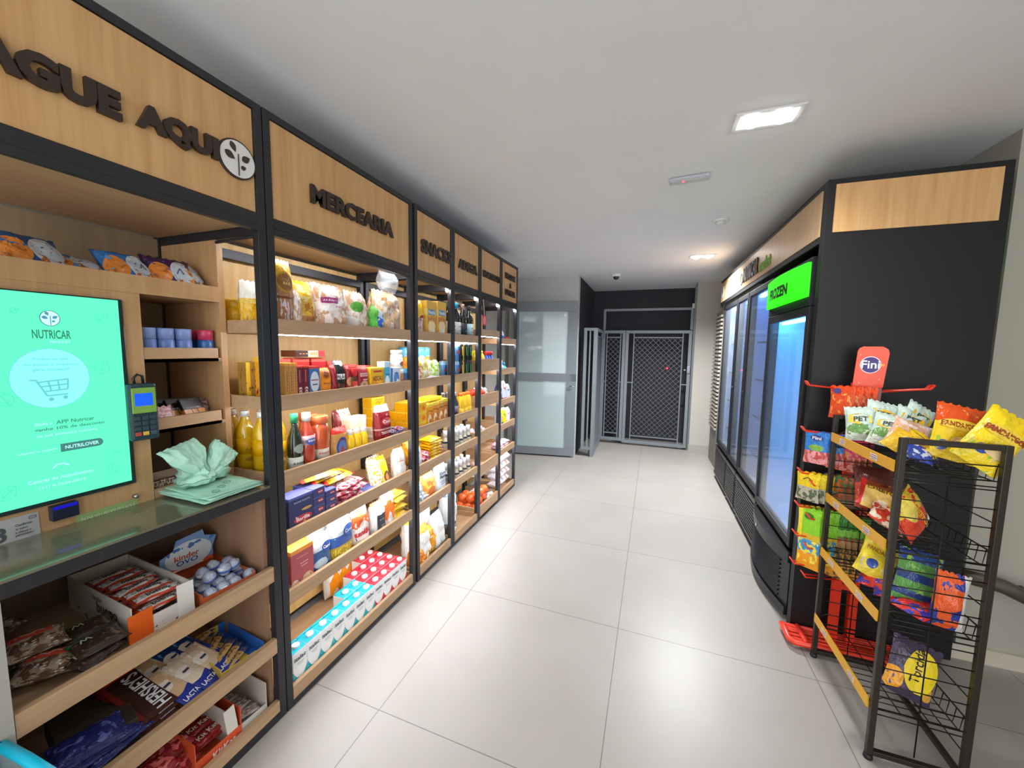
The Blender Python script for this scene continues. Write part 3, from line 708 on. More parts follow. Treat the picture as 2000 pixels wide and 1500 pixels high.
o = breadbag('b4', .175, .225, .12, '#efe2dc', (('blob', 5, .52, 0, 1, '#c99b78'), ('blob', 7, .6, .3, 1, '#f3b6bc'), ('wave', .45, .6, 6, .05, '#f6f1ee')), [('r', -.2, .62, .44, .11, '#a3297c'), ('t', 'INTEGRAL', -.2, .62, .36, None, '#f2e3ee'), ('t', 'SANDUICHE', .12, .5, .42, None, '#c8607a')], 9)
put(reg(o, 'white loaf bag with a magenta price tag', 'bread', U, 1, 4), 1.395, ZF[1], .12, 0, 6)
o = breadbag('b5', .13, .215, .12, '#dcd2c6', (('blob', 5, .5, 0, 1, '#c39a78'), ('blob', 8, .6, .4, 1, '#f1efea'), ('ell', .3, .6, .22, .12, '#4f9a35')), (), 12)
put(reg(o, 'loaf in clear film with a green leaf mark', 'bread', U, 1, 5), 1.555, ZF[1], .12, 0, 3)
o = breadbag('b6', .10, .14, .07, '#2b57b8', (('band', .55, 1.01, '#d9e4ec'), ('blob', 5, .55, .3, .9, '#58b8dd'), ('blob', 5, .6, 0, .5, '#e0d23a'), ('vband', 0, .3, '#55b23d')), (), 14)
put(reg(o, 'small blue and green snack bread bag', 'bread', U, 1, 6), 1.67, ZF[1], .07, 0, 8, 0, 18)
o = breadbag('b7', .20, .255, .13, '#d8b58a', (('blob', 5, .5, 0, 1, '#e9dccb'), ('band', .82, .9, '#e9d98a'), ('blob', 9, .62, 0, .8, '#c98a4a'), ('vband', .62, 1, '#e3cdbb')), [('t', 'PÃO DE FORMA', .12, .62, .5, None, '#c9837a')], 16)
put(reg(o, 'large square loaf in pale film at the right end', 'bread', U, 1, 7), 1.81, ZF[1], .13, .01, 3)
o = bag('plastic_bag', .12, .12, .1, clearish('#dfe6ea', .15, .25, bump=.8), (), 19, False, 2.2)
put(reg(o, 'crumpled clear plastic bag on top of the square loaf', 'bag', U, 'above top shelf', 8), 1.875, 1.81, .1, .03, 10)
o = bag('plastic_bag', .17, .09, .07, clearish('#eef2f2', .1, .4, bump=.8), (), 21, False, 2.2)
put(reg(o, 'crumpled clear bread bag end spilling over the shelf edge', 'bag', U, 1, 9), 1.54, ZF[1]+.005, .07, -.005, 10)
o = breadbag('b8', .14, .20, .09, '#eebb1e', (('band', .62, 1.01, '#f2efe2'), ('blob', 5, .55, 0, .6, '#d99a1a'), ('wave', .55, .62, 8, .03, '#e9c95a')), (), 23)
put(reg(o, 'yellow bag with white top against the back, beside the kiosk', 'bread', U, 1, 0), 1.15, ZF[1], .09, .16)
o = breadbag('b9', .14, .13, .1, '#f3c21d', (('blob', 4, .6, 0, 1, '#f9de6a'),), (), 25)
put(reg(o, 'low yellow bag behind the tall bread bag', 'bread', U, 1, .5), 1.14, ZF[1], .1, .25)
for i, (yy, cc2, gg) in enumerate(((1.33, '#e8e3da', '#3b9a35'), (1.48, '#d8c3a5', '#e3d9cc'), (1.66, '#e0d6c8', '#49a052'), (1.30, '#f0c944', '#f4ead2'))):
    o = bag('bread_bag', .12, .23-.01*i, .09, printed(cc2, (('blob', 5, .52, 0, 1, '#c59a72'), ('ell', .5, .93, .25, .06, gg)), .2, .5), (), 40+i, True, 1.3)
    put(reg(o, ['pale loaf with green tie in the second row', 'brown loaf in the second row', 'light loaf with green twist at the back', 'yellow capped loaf at the back'][i], 'bread', U, 1, 20+i), yy, ZF[1], .09, .15, 2)

# second shelf: coffee and biscuit boxes
z = ZF[2]
for i in range(3):
    o = inst('tanbox', lambda: box('biscuit_box', .0175, .10, .165, printed('#c58b45', (('band', .93, 1.01, '#e8a13a'),), .4), [('v', 'TORRONE', 0, .55, .5, .5, '#7c4a1e'), ('r', 0, .12, .7, .1, '#7c4a1e')]))
    put(reg(o, 'slim tan biscuit box stood on end', 'box', U, 2, 1.1+i*.018), 1.112+i*.019, z, .10)
for i in range(2):
    o = inst('103', lambda: box('coffee_filter_box', .0275, .07, .152, printed('#6d1420', (('band', .95, 1.01, '#d94030'),), .4), [('v', '103', 0, .3, .24, .5, '#f0e6e0'), ('v', 'FILTROS', -.1, .72, .34, .24, '#d8a8a0')]))
    put(reg(o, 'dark red coffee filter box marked 103', 'box', U, 2, 2+i), 1.172+i*.0295, z, .07)
o = box('coffee_filter_box', .053, .07, .148, printed('#3d6ea8', (('ell', .5, .55, .42, .3, '#d6dde6'), ('band', .0, .12, '#a84a20'), ('band', .93, 1.01, '#d0402f')), .4), [('t', 'MELITA', 0, .6, .7, None, '#b02030'), ('t', 'filtro', 0, .47, .5, None, '#304c80')])
put(reg(o, 'blue and white coffee filter box with a red name', 'box', U, 2, 4), 1.245, z, .07)
def pouch(w, h, t, base, layers, art=(), seed=1, wr=.9, name='coffee_pouch', rough=.22): return bag(name, w, h, t, printed(base, layers, rough, .35), art, seed, True, wr)
o = pouch(.074, .137, .055, '#e58a1c', (('ell', .5, .78, .3, .15, '#c06a1c'), ('ell', .5, .78, .2, .1, '#7e3a14'), ('band', .0, .14, '#c26a18'), ('ell', .7, .16, .2, .1, '#4e2414')), [('t', 'CAFE', 0, .5, .5, None, '#5c2a10')], 31)
put(reg(o, 'orange coffee pouch with a brown round crest', 'coffee', U, 2, 5), 1.311, z, .055)
o = pouch(.034, .15, .05, '#8e1420', (('band', .9, 1.01, '#d33a30'),), (), 32)
put(reg(o, 'thin dark red pouch left of the black one', 'coffee', U, 2, 6), 1.36, z, .05)
o = pouch(.06, .168, .05, '#1d1a1c', (('band', .0, .35, '#7a3325'), ('band', .86, 1.01, '#8b8f96')), [('r', 0, .55, 1.0, .15, '#e8e6e4'), ('t', 'PILÃO', 0, .55, .92, .13, '#15131a'), ('e', 0, .25, .28, .12, '#4b241a'), ('e', 0, .88, .16, .04, '#b9bcc4')], 33)
put(reg(o, 'tall black and white coffee pouch', 'coffee', U, 2, 7), 1.403, z, .05, 0, 2)
o = pouch(.032, .145, .05, '#8e1f22', (('band', .85, 1.01, '#bb3a30'), ('ell', .5, .45, .4, .15, '#c98a5a')), (), 34)
put(reg(o, 'narrow maroon coffee pouch right of the black one', 'coffee', U, 2, 8), 1.449, z, .05)
o = jar('coffee_jar', .024, .128, mat('#5a2a18', .15, coat=.5), mat('#d8242a', .35), .035, (.25, .7, mat('#c8402c', .4)), [('t', 'Café', 0, .45, .5, None, '#f2e2c8')])
put(reg(o, 'instant coffee jar with red lid', 'jar', U, 2, 9), 1.49, z, .048)
o = pouch(.077, .138, .05, '#9c2430', (('band', .9, 1.01, '#c3453a'), ('ell', .5, .25, .38, .2, '#caa07a'), ('blob', 9, .6, 0, .35, '#5c2818')), [('r', 0, .68, .76, .13, '#d9a9a0'), ('t', 'CAPUCCINO', 0, .68, .7, None, '#8b1c28'), ('t', '3 em 1', 0, .5, .4, None, '#f2dcc8')], 36)
put(reg(o, 'wine red cappuccino pouch with cup picture', 'coffee', U, 2, 10), 1.553, z, .05)
o = box('cocoa_box', .108, .07, .125, printed('#f0c016', (('ell', .25, .3, .22, .24, '#e5a010'), ('blob', 6, .6, 0, .4, '#c8761a'), ('band', .94, 1.01, '#f5d34a')), .35), [('t', 'NESCAU', .0, .55, .7, .2, '#7c2a16'), ('r', .42, .5, .1, .8, '#d39a14'), ('r', .0, .84, .6, .07, '#c8342a')])
put(reg(o, 'bright yellow chocolate powder box', 'box', U, 2, 11), 1.648, z, .07)
o = box('milk_powder_carton', .045, .05, .155, printed('#4fb3dd', (('band', .8, 1.01, '#bfe6f2'), ('ell', .5, .3, .4, .2, '#e9f2f6')), .35), [('t', 'Leite', 0, .55, .7, None, '#1f4fa0')])
put(reg(o, 'light blue powdered milk carton', 'carton', U, 2, 12), 1.727, z, .05)
o = box('milk_powder_box', .085, .06, .118, printed('#dfe8f0', (('vband', .0, .2, '#3c78c0'), ('ell', .6, .5, .3, .3, '#5b8fc9'), ('band', .0, .16, '#b9c8d6')), .35), [('t', 'Ninho', .1, .75, .5, None, '#27468c'), ('e', .2, .35, .12, .12, '#f4f4f2')])
put(reg(o, 'white and blue milk powder box', 'box', U, 2, 13), 1.80, z, .06)
def pbjar(): return jar('spread_jar', .042, .105, mat('#b5773c', .2, coat=.5), mat('#f2f2ee', .35), .02, (.05, .3, mat('#e9e3d6', .4)), [('t', 'CREME', 0, .2, .6, None, '#7c3a20')])
o = pbjar(); put(reg(o, 'tan peanut spread jar', 'jar', U, 2, 14), 1.865, z, .084)
o = jar('spread_jar', .036, .11, mat('#eeeae4', .2, coat=.5), mat('#f6f6f4', .35), .02, (.18, .7, mat('#f1efec', .4)), [('t', 'PASTA', 0, .6, .9, None, '#6a3a26'), ('e', .1, .35, .3, .16, '#b06a4a')])
put(reg(o, 'white spread jar standing on the tan jar', 'jar', U, 'above second shelf', 15), 1.865, z+.107, .072, .006)
o = box('tea_box', .06, .05, .055, printed('#e8ebee', (('ell', .5, .5, .3, .3, '#3c64a8'),), .4), [('t', 'Chá', 0, .7, .5, None, '#2d4c8c')])
put(reg(o, 'small white and blue box in the corner', 'box', U, 2, 16), 1.872, z, .05, -.001)
REG[-1][0].location = (XF-.115, 1.80, z)
# second row on the second shelf
back = [(1.13, .05, .185, '#e6a32c', 'orange topped box'), (1.20, .07, .175, '#c93a26', 'bright red pack'), (1.29, .085, .18, '#cf2f2c', 'red coffee brick'), (1.385, .08, .178, '#b32427', 'crimson coffee brick'),
    (1.48, .08, .16, '#c24a38', 'brick red coffee pack'), (1.59, .1, .14, '#a82e2a', 'dark red pack'), (1.70, .09, .13, '#d8dde2', 'white pack')]
for i, (yy, ww, hh, cl, ds) in enumerate(back):
    o = box('coffee_brick', ww, .06, hh, printed(cl, (('band', .9, 1.01, '#e05a4a' if i else '#f3c24a'), ('blob', 6, .6, .1, .8, '#7c1c18')), .35)); put(reg(o, ds + ' in the second row', 'box', U, 2, 30+i), yy, z, .06, .125)
o = box('cookie_box', .16, .09, .028, printed('#6c3a22', (('vband', 0, .4, '#3a2218'), ('vband', .4, .75, '#d8c39a'), ('vband', .75, 1, '#c92f30'),), .4), [('t', 'BIS', -.25, .5, .3, None, '#e8c890'), ('r', .1, .5, .26, .5, '#b98a5a')])
put(reg(o, 'brown and red cookie box on the coffee bricks', 'box', U, 'above second shelf', 40), 1.33, z+.185, .09, .11)
o = box('cereal_box', .13, .05, .165, printed('#a9813a', (('vband', 0, .12, '#f0c335'), ('blob', 7, .6, 0, .9, '#6d4a22'), ('ell', .6, .6, .25, .2, '#d8b878')), .4), [('t', 'CHOCO', .08, .75, .5, None, '#4c2a14')])
put(reg(o, 'brown and gold box against the kiosk end', 'box', U, 2, .2), 1.135, z, .05, .17)

# third shelf: oil, sauces, condiments
z = ZF[3]
OIL = mat('#d9a60c', .08, coat=.8, name='cooking_oil')
def oil(): return inst('oil', lambda: bottle('oil_bottle', .036, .262, mat('#e2b516', .08, coat=.8, name='oil_bottle_plastic'), mat('#e6ece6', .35), .38, .02, (.34, .62, mat('#f0b400', .4)), [('t', 'SOJA', 0, .42, .7, None, '#7c5a08'), ('e', 0, .25, .35, .04, '#a87c0c')], shoulder=.66))
for i, (yy, dx) in enumerate(((1.085, .03), (1.10, .115), (1.085, .205), (1.165, .115), (1.17, .20), (1.095, .285))):
    put(reg(oil(), 'yellow soybean oil bottle with a clear neck', 'bottle', U, 3, 1+i*.1), yy+.01, z, .072, dx)
o = bottle('olive_oil_bottle', .029, .255, mat('#22281a', .08, coat=.8), mat('#2e9a6a', .35), .42, .035, (.12, .34, mat('#c9cfc2', .4)), [('e', 0, .5, .38, .09, '#9aa4a0'), ('t', 'BORGES', 0, .22, .9, None, '#28302c')])
put(reg(o, 'dark olive oil bottle with green cap', 'bottle', U, 3, 2), 1.16, z, .058)
o = bottle('ketchup_bottle', .033, .25, mat('#b3402c', .12, coat=.7), mat('#f0efec', .35), .45, .032, (.52, .7, mat('#e0b6b6', .4)), [('e', 0, .6, .4, .09, '#4a5aa8'), ('t', 'Quero', 0, .6, .55, None, '#f2f2f2')], shoulder=.62)
put(reg(o, 'red tomato sauce bottle with white cap', 'bottle', U, 3, 3), 1.222, z, .066)
for i, (yy, dx, rr) in enumerate(((1.295, 0, .038), (1.315, .09, .038))):
    o = inst('ojar', lambda: jar('sauce_jar', .038, .225, mat('#c8552c', .12, coat=.7), mat('#e07040', .35), .03, (.1, .4, mat('#b9b0a0', .4)), [('t', 'POMAROLA', 0, .3, .8, None, '#b02a20')]))
    put(reg(o, 'tall orange tomato sauce jar', 'jar', U, 3, 4+i*.1), yy, z, .076, dx)
o = pouch(.095, .155, .05, '#c8934e', (('band', .8, 1.01, '#dd2f22'), ('ell', .5, .38, .34, .3, '#27489a'), ('ell', .5, .38, .26, .22, '#5a7ab8'), ('ell', .5, .3, .12, .1, '#b04028')), [('t', 'Hemmer', 0, .62, .5, None, '#a02818')], 44, name='mustard_pouch')
put(reg(o, 'mustard coloured pouch with red top and blue arch', 'pouch', U, 3, 6), 1.392, z, .05)
for i, yy in enumerate((1.462, 1.508, 1.556)):
    o = inst('must', lambda: bottle('mustard_bottle', .0225, .125, mat('#f2c50c', .2, coat=.4), mat('#f3f3f0', .35), .5, .022, (.15, .35, mat('#f5cf30', .4)), [('t', 'Mostarda', 0, .3, .8, None, '#6c6a6a')], shoulder=.72))
    put(reg(o, 'short yellow mustard bottle with white cap', 'bottle', U, 3, 7+i*.1), yy, z, .045)
for i, yy in enumerate((1.53, 1.59)):
    o = inst('crm', lambda: box('cream_carton', .055, .055, .175, printed('#ece4c0', (('ell', .5, .4, .35, .2, '#d9c890'), ('band', .93, 1.01, '#f6f1dc')), .35), [('t', 'MAIONESE', 0, .65, .8, None, '#6d7c40'), ('r', .2, .32, .4, .22, '#7b8a94')]))
    put(reg(o, 'cream coloured mayonnaise carton behind the mustard', 'carton', U, 3, 8+i*.1), yy, z, .055, .055)
o = pouch(.12, .20, .07, '#e8d9b8', (('band', .7, 1.01, '#f3ead6'), ('blob', 6, .58, .6, 1, '#d8954a'), ('vband', 0, .22, '#8d3a3a')), (), 47, name='chips_bag')
put(reg(o, 'pale crouton bag leaning at the back', 'bag', U, 3, 9), 1.59, z, .07, .14, 8)
o = pouch(.115, .215, .07, '#8b1420', (('band', .82, 1.01, '#e8e4e2'), ('blob', 5, .6, .7, 1, '#a8a0a0'), ('band', .36, .40, '#c79a90')), [('e', 0, .58, .32, .1, '#b53a3a'), ('t', 'Camil', 0, .58, .5, None, '#f0e6e2'), ('t', 'TRADICIONAL', 0, .3, .75, .07, '#f3d9d0')], 48, name='bean_bag')
put(reg(o, 'dark red bean pouch reading TRADICIONAL', 'bag', U, 3, 10), 1.722, z, .07, 0, 3)
for i in range(10):
    o = inst('sachet', lambda: bag('spice_sachet', .075, .055, .018, printed('#6a4a78', (('blob', 7, .5, 0, 1, '#c9bcd0'), ('band', .4, .6, '#a8324a')), .25, .4), [('t', 'Sazon', 0, .5, .6, None, '#f4eef4')], 50, False, 1.2, 10, 10))
    flat(reg(o, 'purple spice sachet in the loose heap', 'sachet', U, 3, 11+i*.1), 1.80+(i % 3)*.052, z+.012+(i//3)*.014, .02, .008+(i % 2)*.05, RND.uniform(-25, 25), 12)
for i in range(3):
    o = inst('ybox', lambda: box('soup_box', .11, .07, .058, printed('#f3b90e', (('band', .85, 1.01, '#f8cf45'), ('blob', 7, .62, .1, .8, '#e09410')), .35), [('p', [[(-.2, .35), (-.05, .55), (.1, .35), (.2, .55)]], .003, '#8a5a10'), ('t', 'MAGGI', 0, .75, .6, None, '#b02a1c')]))
    put(reg(o, 'yellow stock box in stack', 'box', U, 3, 20+i*.1), 1.865, z+i*.059+.06, .07, .17, 0, RND.uniform(-4, 4))
for i in range(4):
    o = box('seasoning_box', .085, .06, .06, printed(['#f2ead6', '#e9e1cf', '#efe4d2', '#e6ded4'][i], (('band', .3, .7, '#d8c8b0'),), .4)); put(reg(o, 'pale seasoning box under the yellow stack', 'box', U, 3, 30+i), 1.83+.0*i if i < 1 else 1.70+.01*i-.1*(i-1), z, .06, .17 if i < 1 else .24)

# fourth shelf: pasta
z = ZF[4]
def spag(): return box('pasta_box', .118, .075, .158, printed('#333a66', (('band', .93, 1.01, '#5a5fa8'), ('ell', .2, .08, .3, .12, '#7d5a3a')), .4), [('t', 'Barilla', .05, .38, .62, .14, '#e8e0e2'), ('e', .05, .36, .38, .1, '#c23242'), ('t', 'Barilla', .05, .365, .56, .1, '#f6eeee'), ('t', 'PENNE RIGATE', .02, .84, .66, .04, '#b9b9d4'), ('r', .1, .15, .1, .3, '#d9a35c'), ('r', .24, .13, .1, .26, '#cf944c'), ('e', .2, .6, .22, .04, '#c99a62')])
put(reg(spag(), 'large upright navy pasta box', 'box', U, 4, 1), 1.155, z, .075)
for st, (yy, n, ztop) in enumerate(((1.248, 4, .16), (1.315, 4, .128))):
    for j in range(4):
        hh = ztop/4-.0015
        o = box('pasta_box', .062, .12, hh, printed('#3b4273', (('band', .9, 1.01, '#5d64a2'),), .4), [('e', .1, .5, .24, .25, '#b23246'), ('t', 'Barilla', .1, .5, .36, None, '#f0e6ea')])
        put(reg(o, 'small navy pasta box in the %s stack of four' % ('left' if st == 0 else 'right'), 'box', U, 4, 2+st+j*.1), yy, z+j*ztop/4, .12)
for i in range(6):
    o = box('pasta_box', .12, .04, .14, printed('#454b80', (('band', .9, 1.01, '#8a8fd0'),), .4)) if i == 0 else None
    if o: put(reg(o, 'navy pasta box directly behind the upright one', 'box', U, 4, 1.5), 1.155, z, .04, .08)
noodle = lambda: bag('noodle_pack', .12, .09, .022, printed('#c22a3c', (('blob', 5, .5, 0, 1, '#e8a0ac'), ('ell', .4, .5, .2, .25, '#f3e6e4'), ('vband', .7, .85, '#f2d0d4')), .2, .4), [('t', 'Lámen', 0, .5, .5, None, '#f6f0ea')], 60, False, 1.1, 12, 12)
for i in range(12):
    o = inst('noodle', noodle)
    flat(reg(o, 'red and pink noodle pack in pile', 'noodles', U, 4, 4+i*.1), 1.385+(i % 3)*.064, z+.014+(i//3)*.023, .022, .003+(i % 2)*.02, RND.uniform(-14, 14), 4)
for i, (yy, zz, dx) in enumerate(((1.30, .165, .03), (1.36, .142, .05), (1.42, .118, .04), (1.33, .19, .09))):
    o = inst('spagy', lambda: bag('pasta_bag', .20, .10, .035, printed('#f0c21c', (('vband', .35, .62, '#e8ecd0'), ('blob', 11, .55, 0, 1, '#d99a10'), ('ell', .52, .5, .12, .35, '#2b3f88'), ('vband', 0, .1, '#d83a2c'), ('vband', .9, 1, '#d83a2c')), .2, .4), [('t', 'Adria', .02, .5, .16, None, '#f2f2f2')], 64, False, 1.0))
    flat(reg(o, 'yellow pasta bag with dark blue oval', 'pasta', U, 4, 6+i*.1), yy, z+zz, .035, dx, RND.uniform(-12, 12), 10)
o = pouch(.15, .165, .07, '#f2d21c', (('vband', 0, .45, '#e9efd8'), ('blob', 12, .55, 0, 1, '#dcb010'), ('ell', .72, .25, .2, .22, '#7c4022'), ('ell', .72, .25, .12, .14, '#d99058')), [('t', 'Galo', -.2, .6, .3, None, '#3a7a3a')], 66, name='pasta_bag')
put(reg(o, 'yellow pasta bag with a pasta bowl picture', 'pasta', U, 4, 8), 1.70, z, .07, 0, 14)
o = pouch(.10, .18, .07, '#f1ebe4', (('vband', .75, 1, '#e8762a'), ('blob', 6, .6, 0, .9, '#d8cfc4'), ('ell', .45, .25, .3, .2, '#f8f8f4')), [('t', 'Parboil', -.1, .6, .6, None, '#c8452c'), ('e', 0, .32, .25, .14, '#e8e2e0')], 67, name='rice_bag')
put(reg(o, 'white and orange bag with round bowl picture', 'bag', U, 4, 9), 1.865, z, .07, 0, 3)
o = pouch(.11, .15, .06, '#d87a50', (('blob', 6, .5, 0, 1, '#e8d8b8'),), (), 68, name='pasta_bag')
put(reg(o, 'orange mottled pasta bag behind the yellow one', 'pasta', U, 4, 10), 1.76, z, .06, .1, 4)
o = box('pasta_box', .12, .09, .03, printed('#3a4790', (('band', .8, 1.01, '#6a78c0'),), .4)); put(reg(o, 'flat blue lasagne box between the pile and yellow bag', 'box', U, 4, 7), 1.60, z, .09)

# fifth shelf: grains and sugar
z = ZF[5]
o = box('cracker_box', .112, .07, .185, printed('#b5545a', (('band', .90, 1.01, '#ef9a3a'), ('ell', .7, .05, .32, .28, '#d8b890'), ('ell', .15, .16, .18, .14, '#e3c9b8'), ('blob', 14, .57, 0, .3, '#8c5a3c')), .4), [('t', 'GRÃO DE BICO', 0, .78, .5, .03, '#e8c8c4'), ('t', 'COZIDO', .06, .62, .36, .035, '#f2e2de'), ('t', 'A VAPOR', .06, .55, .3, .025, '#f2e2de')])
put(reg(o, 'dusty pink chickpea box at the left end', 'box', U, 5, 1), 1.151, z, .07)
o = pouch(.115, .175, .06, '#3c6396', (('band', .62, 1.01, '#cfe0e8'), ('ell', .4, .3, .3, .12, '#b9cede'), ('blob', 5, .62, .0, .4, '#20406e')), [('e', .2, .68, .24, .13, '#2a4a94'), ('t', 'Camil', .2, .68, .36, None, '#f4f6f8')], 71, name='rice_bag', rough=.15)
put(reg(o, 'blue rice bag with white top and blue oval', 'bag', U, 5, 2), 1.265, z, .06, 0, 3)
o = pouch(.145, .205, .07, '#cfd9e4', (('band', .0, .36, '#b59a2a'), ('blob', 16, .52, 0, .34, '#e8cc4a'), ('band', .36, .6, '#3a5fa8'), ('blob', 6, .6, .55, 1, '#a8b8c8')), [('e', .2, .66, .26, .15, '#24478f'), ('e', .2, .66, .23, .125, '#3f66ae'), ('t', 'Camil', .2, .66, .38, None, '#f4f6f8')], 72, name='pea_bag', rough=.15)
put(reg(o, 'white and blue split pea bag showing yellow peas', 'bag', U, 5, 3), 1.395, z, .07, 0, 3)
o = pouch(.128, .185, .075, '#efe0da', (('wave', .62, .95, 9, .08, '#e0602c'), ('band', .0, .14, '#c8534a'), ('blob', 5, .62, .5, 1, '#f4ece6')), [('t', 'união', 0, .40, .85, .15, '#c8202e'), ('t', 'união', .012, .41, .85, .15, '#d8343c'), ('p', [[(-.4, .32), (-.38, .24), (.3, .24), (.42, .36)]], .003, '#2b3c8c')], 73, name='sugar_bag')
put(reg(o, 'white and orange sugar bag with red lettering', 'sugar', U, 5, 4), 1.527, z, .075, 0, 3)
for i, (yy, dx, ls) in enumerate(((1.665, 0, 0), (1.615, .085, 1))):
    o = pouch(.11, .18, .07, '#eceae6', (('blob', 4, .6, 0, 1, '#d8dadb'), ('band', .9, 1.01, '#e47a35')), [('r', .0, .38, .62, .5, '#3c3f4a'), ('t', 'Sal', 0, .46, .4, None, '#e8e8ea'), ('r', .1, .24, .3, .08, '#8a8c96')] if not i else (), 75+i, name='salt_bag')
    put(reg(o, ['white bag with a dark grey label', 'plain white bag tucked behind the sugar'][i], 'bag', U, 5, 5+ls), yy, z, .07, dx, 2)
o = pouch(.1, .20, .08, '#f4efe9', (('wave', .3, .75, 14, .12, '#f07a2e'), ('band', .75, 1.01, '#faf8f4')), (), 78, name='sugar_bag')
put(reg(o, 'white bag with orange wave', 'sugar', U, 5, 7), 1.775, z, .08, .01, 5)
for i in range(6):
    o = inst('ybag', lambda: bag('cornmeal_bag', .12, .095, .03, printed('#f3c815', (('blob', 6, .6, 0, 1, '#d89a10'), ('ell', .5, .5, .25, .25, '#f8e270')), .2, .4), [('t', 'Milho', 0, .5, .5, None, '#9c3a1c')], 80, False, 1.1, 12, 12))
    flat(reg(o, 'yellow cornmeal bag in pile', 'flour', U, 5, 8+i*.1), 1.885, z+.016+i*.024, .03, .002+(i % 2)*.02, RND.uniform(-10, 10), 4)
for i, (yy, cl, hh) in enumerate(((1.22, '#f2c520', .20), (1.34, '#d9dfe0', .215), (1.46, '#e6b8a8', .19))):
    o = pouch(.13, hh, .07, cl, (('blob', 5, .55, 0, 1, '#f4e7b0' if i == 0 else '#c9d2d8'),), (), 84+i, name='grain_bag'); put(reg(o, ['yellow grain bag in the second row', 'silver white grain bag in the second row', 'pinkish grain bag in the second row'][i], 'bag', U, 5, 20+i), yy, z, .07, .10)

# bottom shelf: milk
z = ZF[6]
for k in range(12):
    blue = k < 7; yy = 1.122 + k*.0727
    if yy > 1.91: break
    depth = 1 if k < 5 else (2 if k < 7 else 3 if k < 9 else 4)
    for r_ in range(depth):
        o = inst('milkb' if blue else 'milkr', (lambda: carton('#26b4c4', '#4d8fa6', 'italac')) if blue else (lambda: carton('#dc3a4c', '#b84a58', 'italac')))
        put(reg(o, '%s topped milk carton in the %s row' % ('turquoise' if blue else 'red', ['front', 'second', 'third', 'fourth'][r_]), 'milk carton', U, 6, k), yy, z, .072, .002+r_*.0735, 0, RND.uniform(-1.5, 1.5))
for i in range(5):
    o = inst('petf', lambda: pouch(.12, .21, .06, '#f1ebdd', (('wave', .1, .55, 9, .1, '#f0941e'), ('band', .86, 1.01, '#f7c445'), ('vband', .0, .18, '#d8d6cc')), [('t', 'Lar', .1, .62, .4, None, '#d86a20')], 90, name='flour_bag'))
    put(reg(o, 'white and orange flour bag behind red cartons', 'flour', U, 6, 30+i), 1.62+i*.06, z+.01, .06, .295 - i*.0, 3)

# ---------------- snack section
U = 'snack'
z = ZF[1]
o = pouch(.10, .235, .06, '#c9a08a', (('band', .52, 1.01, '#f4c40c'), ('ell', .65, .5, .3, .09, '#8e2a22'), ('blob', 7, .55, 0, .5, '#e6dcd2')), [('t', 'Torrada', .15, .5, .5, None, '#f4e6d0')], 100, name='toast_bag')
put(reg(o, 'toast bag with bright yellow top', 'bag', U, 1, 1), 2.06, z, .06)
for i, (yy, cl, tx) in enumerate(((2.185, '#dcb04a', 'Nestlé'), (2.315, '#e2b24a', 'Nestlé'))):
    o = box('cereal_box', .115, .05, .24+.01*i, printed(cl, (('blob', 5, .55, 0, .75, '#c87c3a'), ('ell', .5, .3, .35, .2, '#efd9a8'), ('band', .62, .78, '#e6c878')), .35), [('r', .0, .7, .75, .15, '#5a86a8'), ('t', tx, 0, .7, .66, .1, '#f0f4f6'), ('t', 'FLAKES', 0, .48, .5, None, '#9c4a24'), ('e', .1, .2, .2, .08, '#f2e9da')])
    put(reg(o, ['tan cereal box beside the toast bag', 'golden cereal box by the right post'][i], 'cereal', U, 1, 2+i), yy, z, .05)
z = ZF[2]
for i, (yy, dx, cl) in enumerate(((2.23, .22, 0), (2.32, .21, 0), (2.285, .13, 0), (2.36, .13, 0))):
    o = inst('pringle', lambda: can('chips_tube', .036, .235, printed('#5ab9e0', (('band', .0, .25, '#2a6ab0'), ('ell', .3, .55, .4, .18, '#f2a51c'), ('blob', 4, .62, .3, 1, '#f6d04a')), .3), '#e9e9e6', [('t', 'CHIPS', 0, .75, .7, None, '#f4f4f4'), ('e', 0, .5, .4, .07, '#e98a1c')]))
    put(reg(o, 'tall light blue and yellow chips tube', 'chips', U, 2, 5+i), yy, z, .072, dx)
for i, (yy, cl, c2, hh, rl_) in enumerate(((2.03, '#e9e0dc', '#d8383c', .13, 0), (2.075, '#efe9c8', '#e6cf5a', .12, 14), (2.15, '#e9e6cf', '#d9c24a', .17, -10), (2.225, '#efeedd', '#c9c890', .15, 8), (2.29, '#dfe8b8', '#8fc23a', .145, -6), (2.345, '#e6e2b0', '#c2c83a', .10, 12))):
    o = bag('snack_bag', .10, hh, .06, printed(cl, (('blob', 5, .5, 0, 1, c2), ('blob', 8, .62, 0, 1, '#f8f6ee')), .2, .5), (), 110+i, True, 1.5)
    put(reg(o, ['white and red snack bag', 'cream snack bag leaning right', 'tall cream and yellow snack bag', 'ivory snack bag', 'lime green snack bag', 'small yellow green snack bag'][i], 'snack bag', U, 2, 1+i*.1), yy, z, .06, .01+.03*(i % 2), 4, 0, rl_)
for i in range(3):
    o = bag('snack_bag', .11, .08, .03, printed('#e8e6ee', (('blob', 5, .5, 0, 1, '#c9c4dc'),), .2, .5), (), 117, False, 1.4, 10, 10); flat(reg(o, 'small white sachet lying along the shelf front', 'sachet', U, 2, 9+i), 2.06+i*.10, z+.014, .03, 0, RND.uniform(-20, 20), 8)
z = ZF[3]
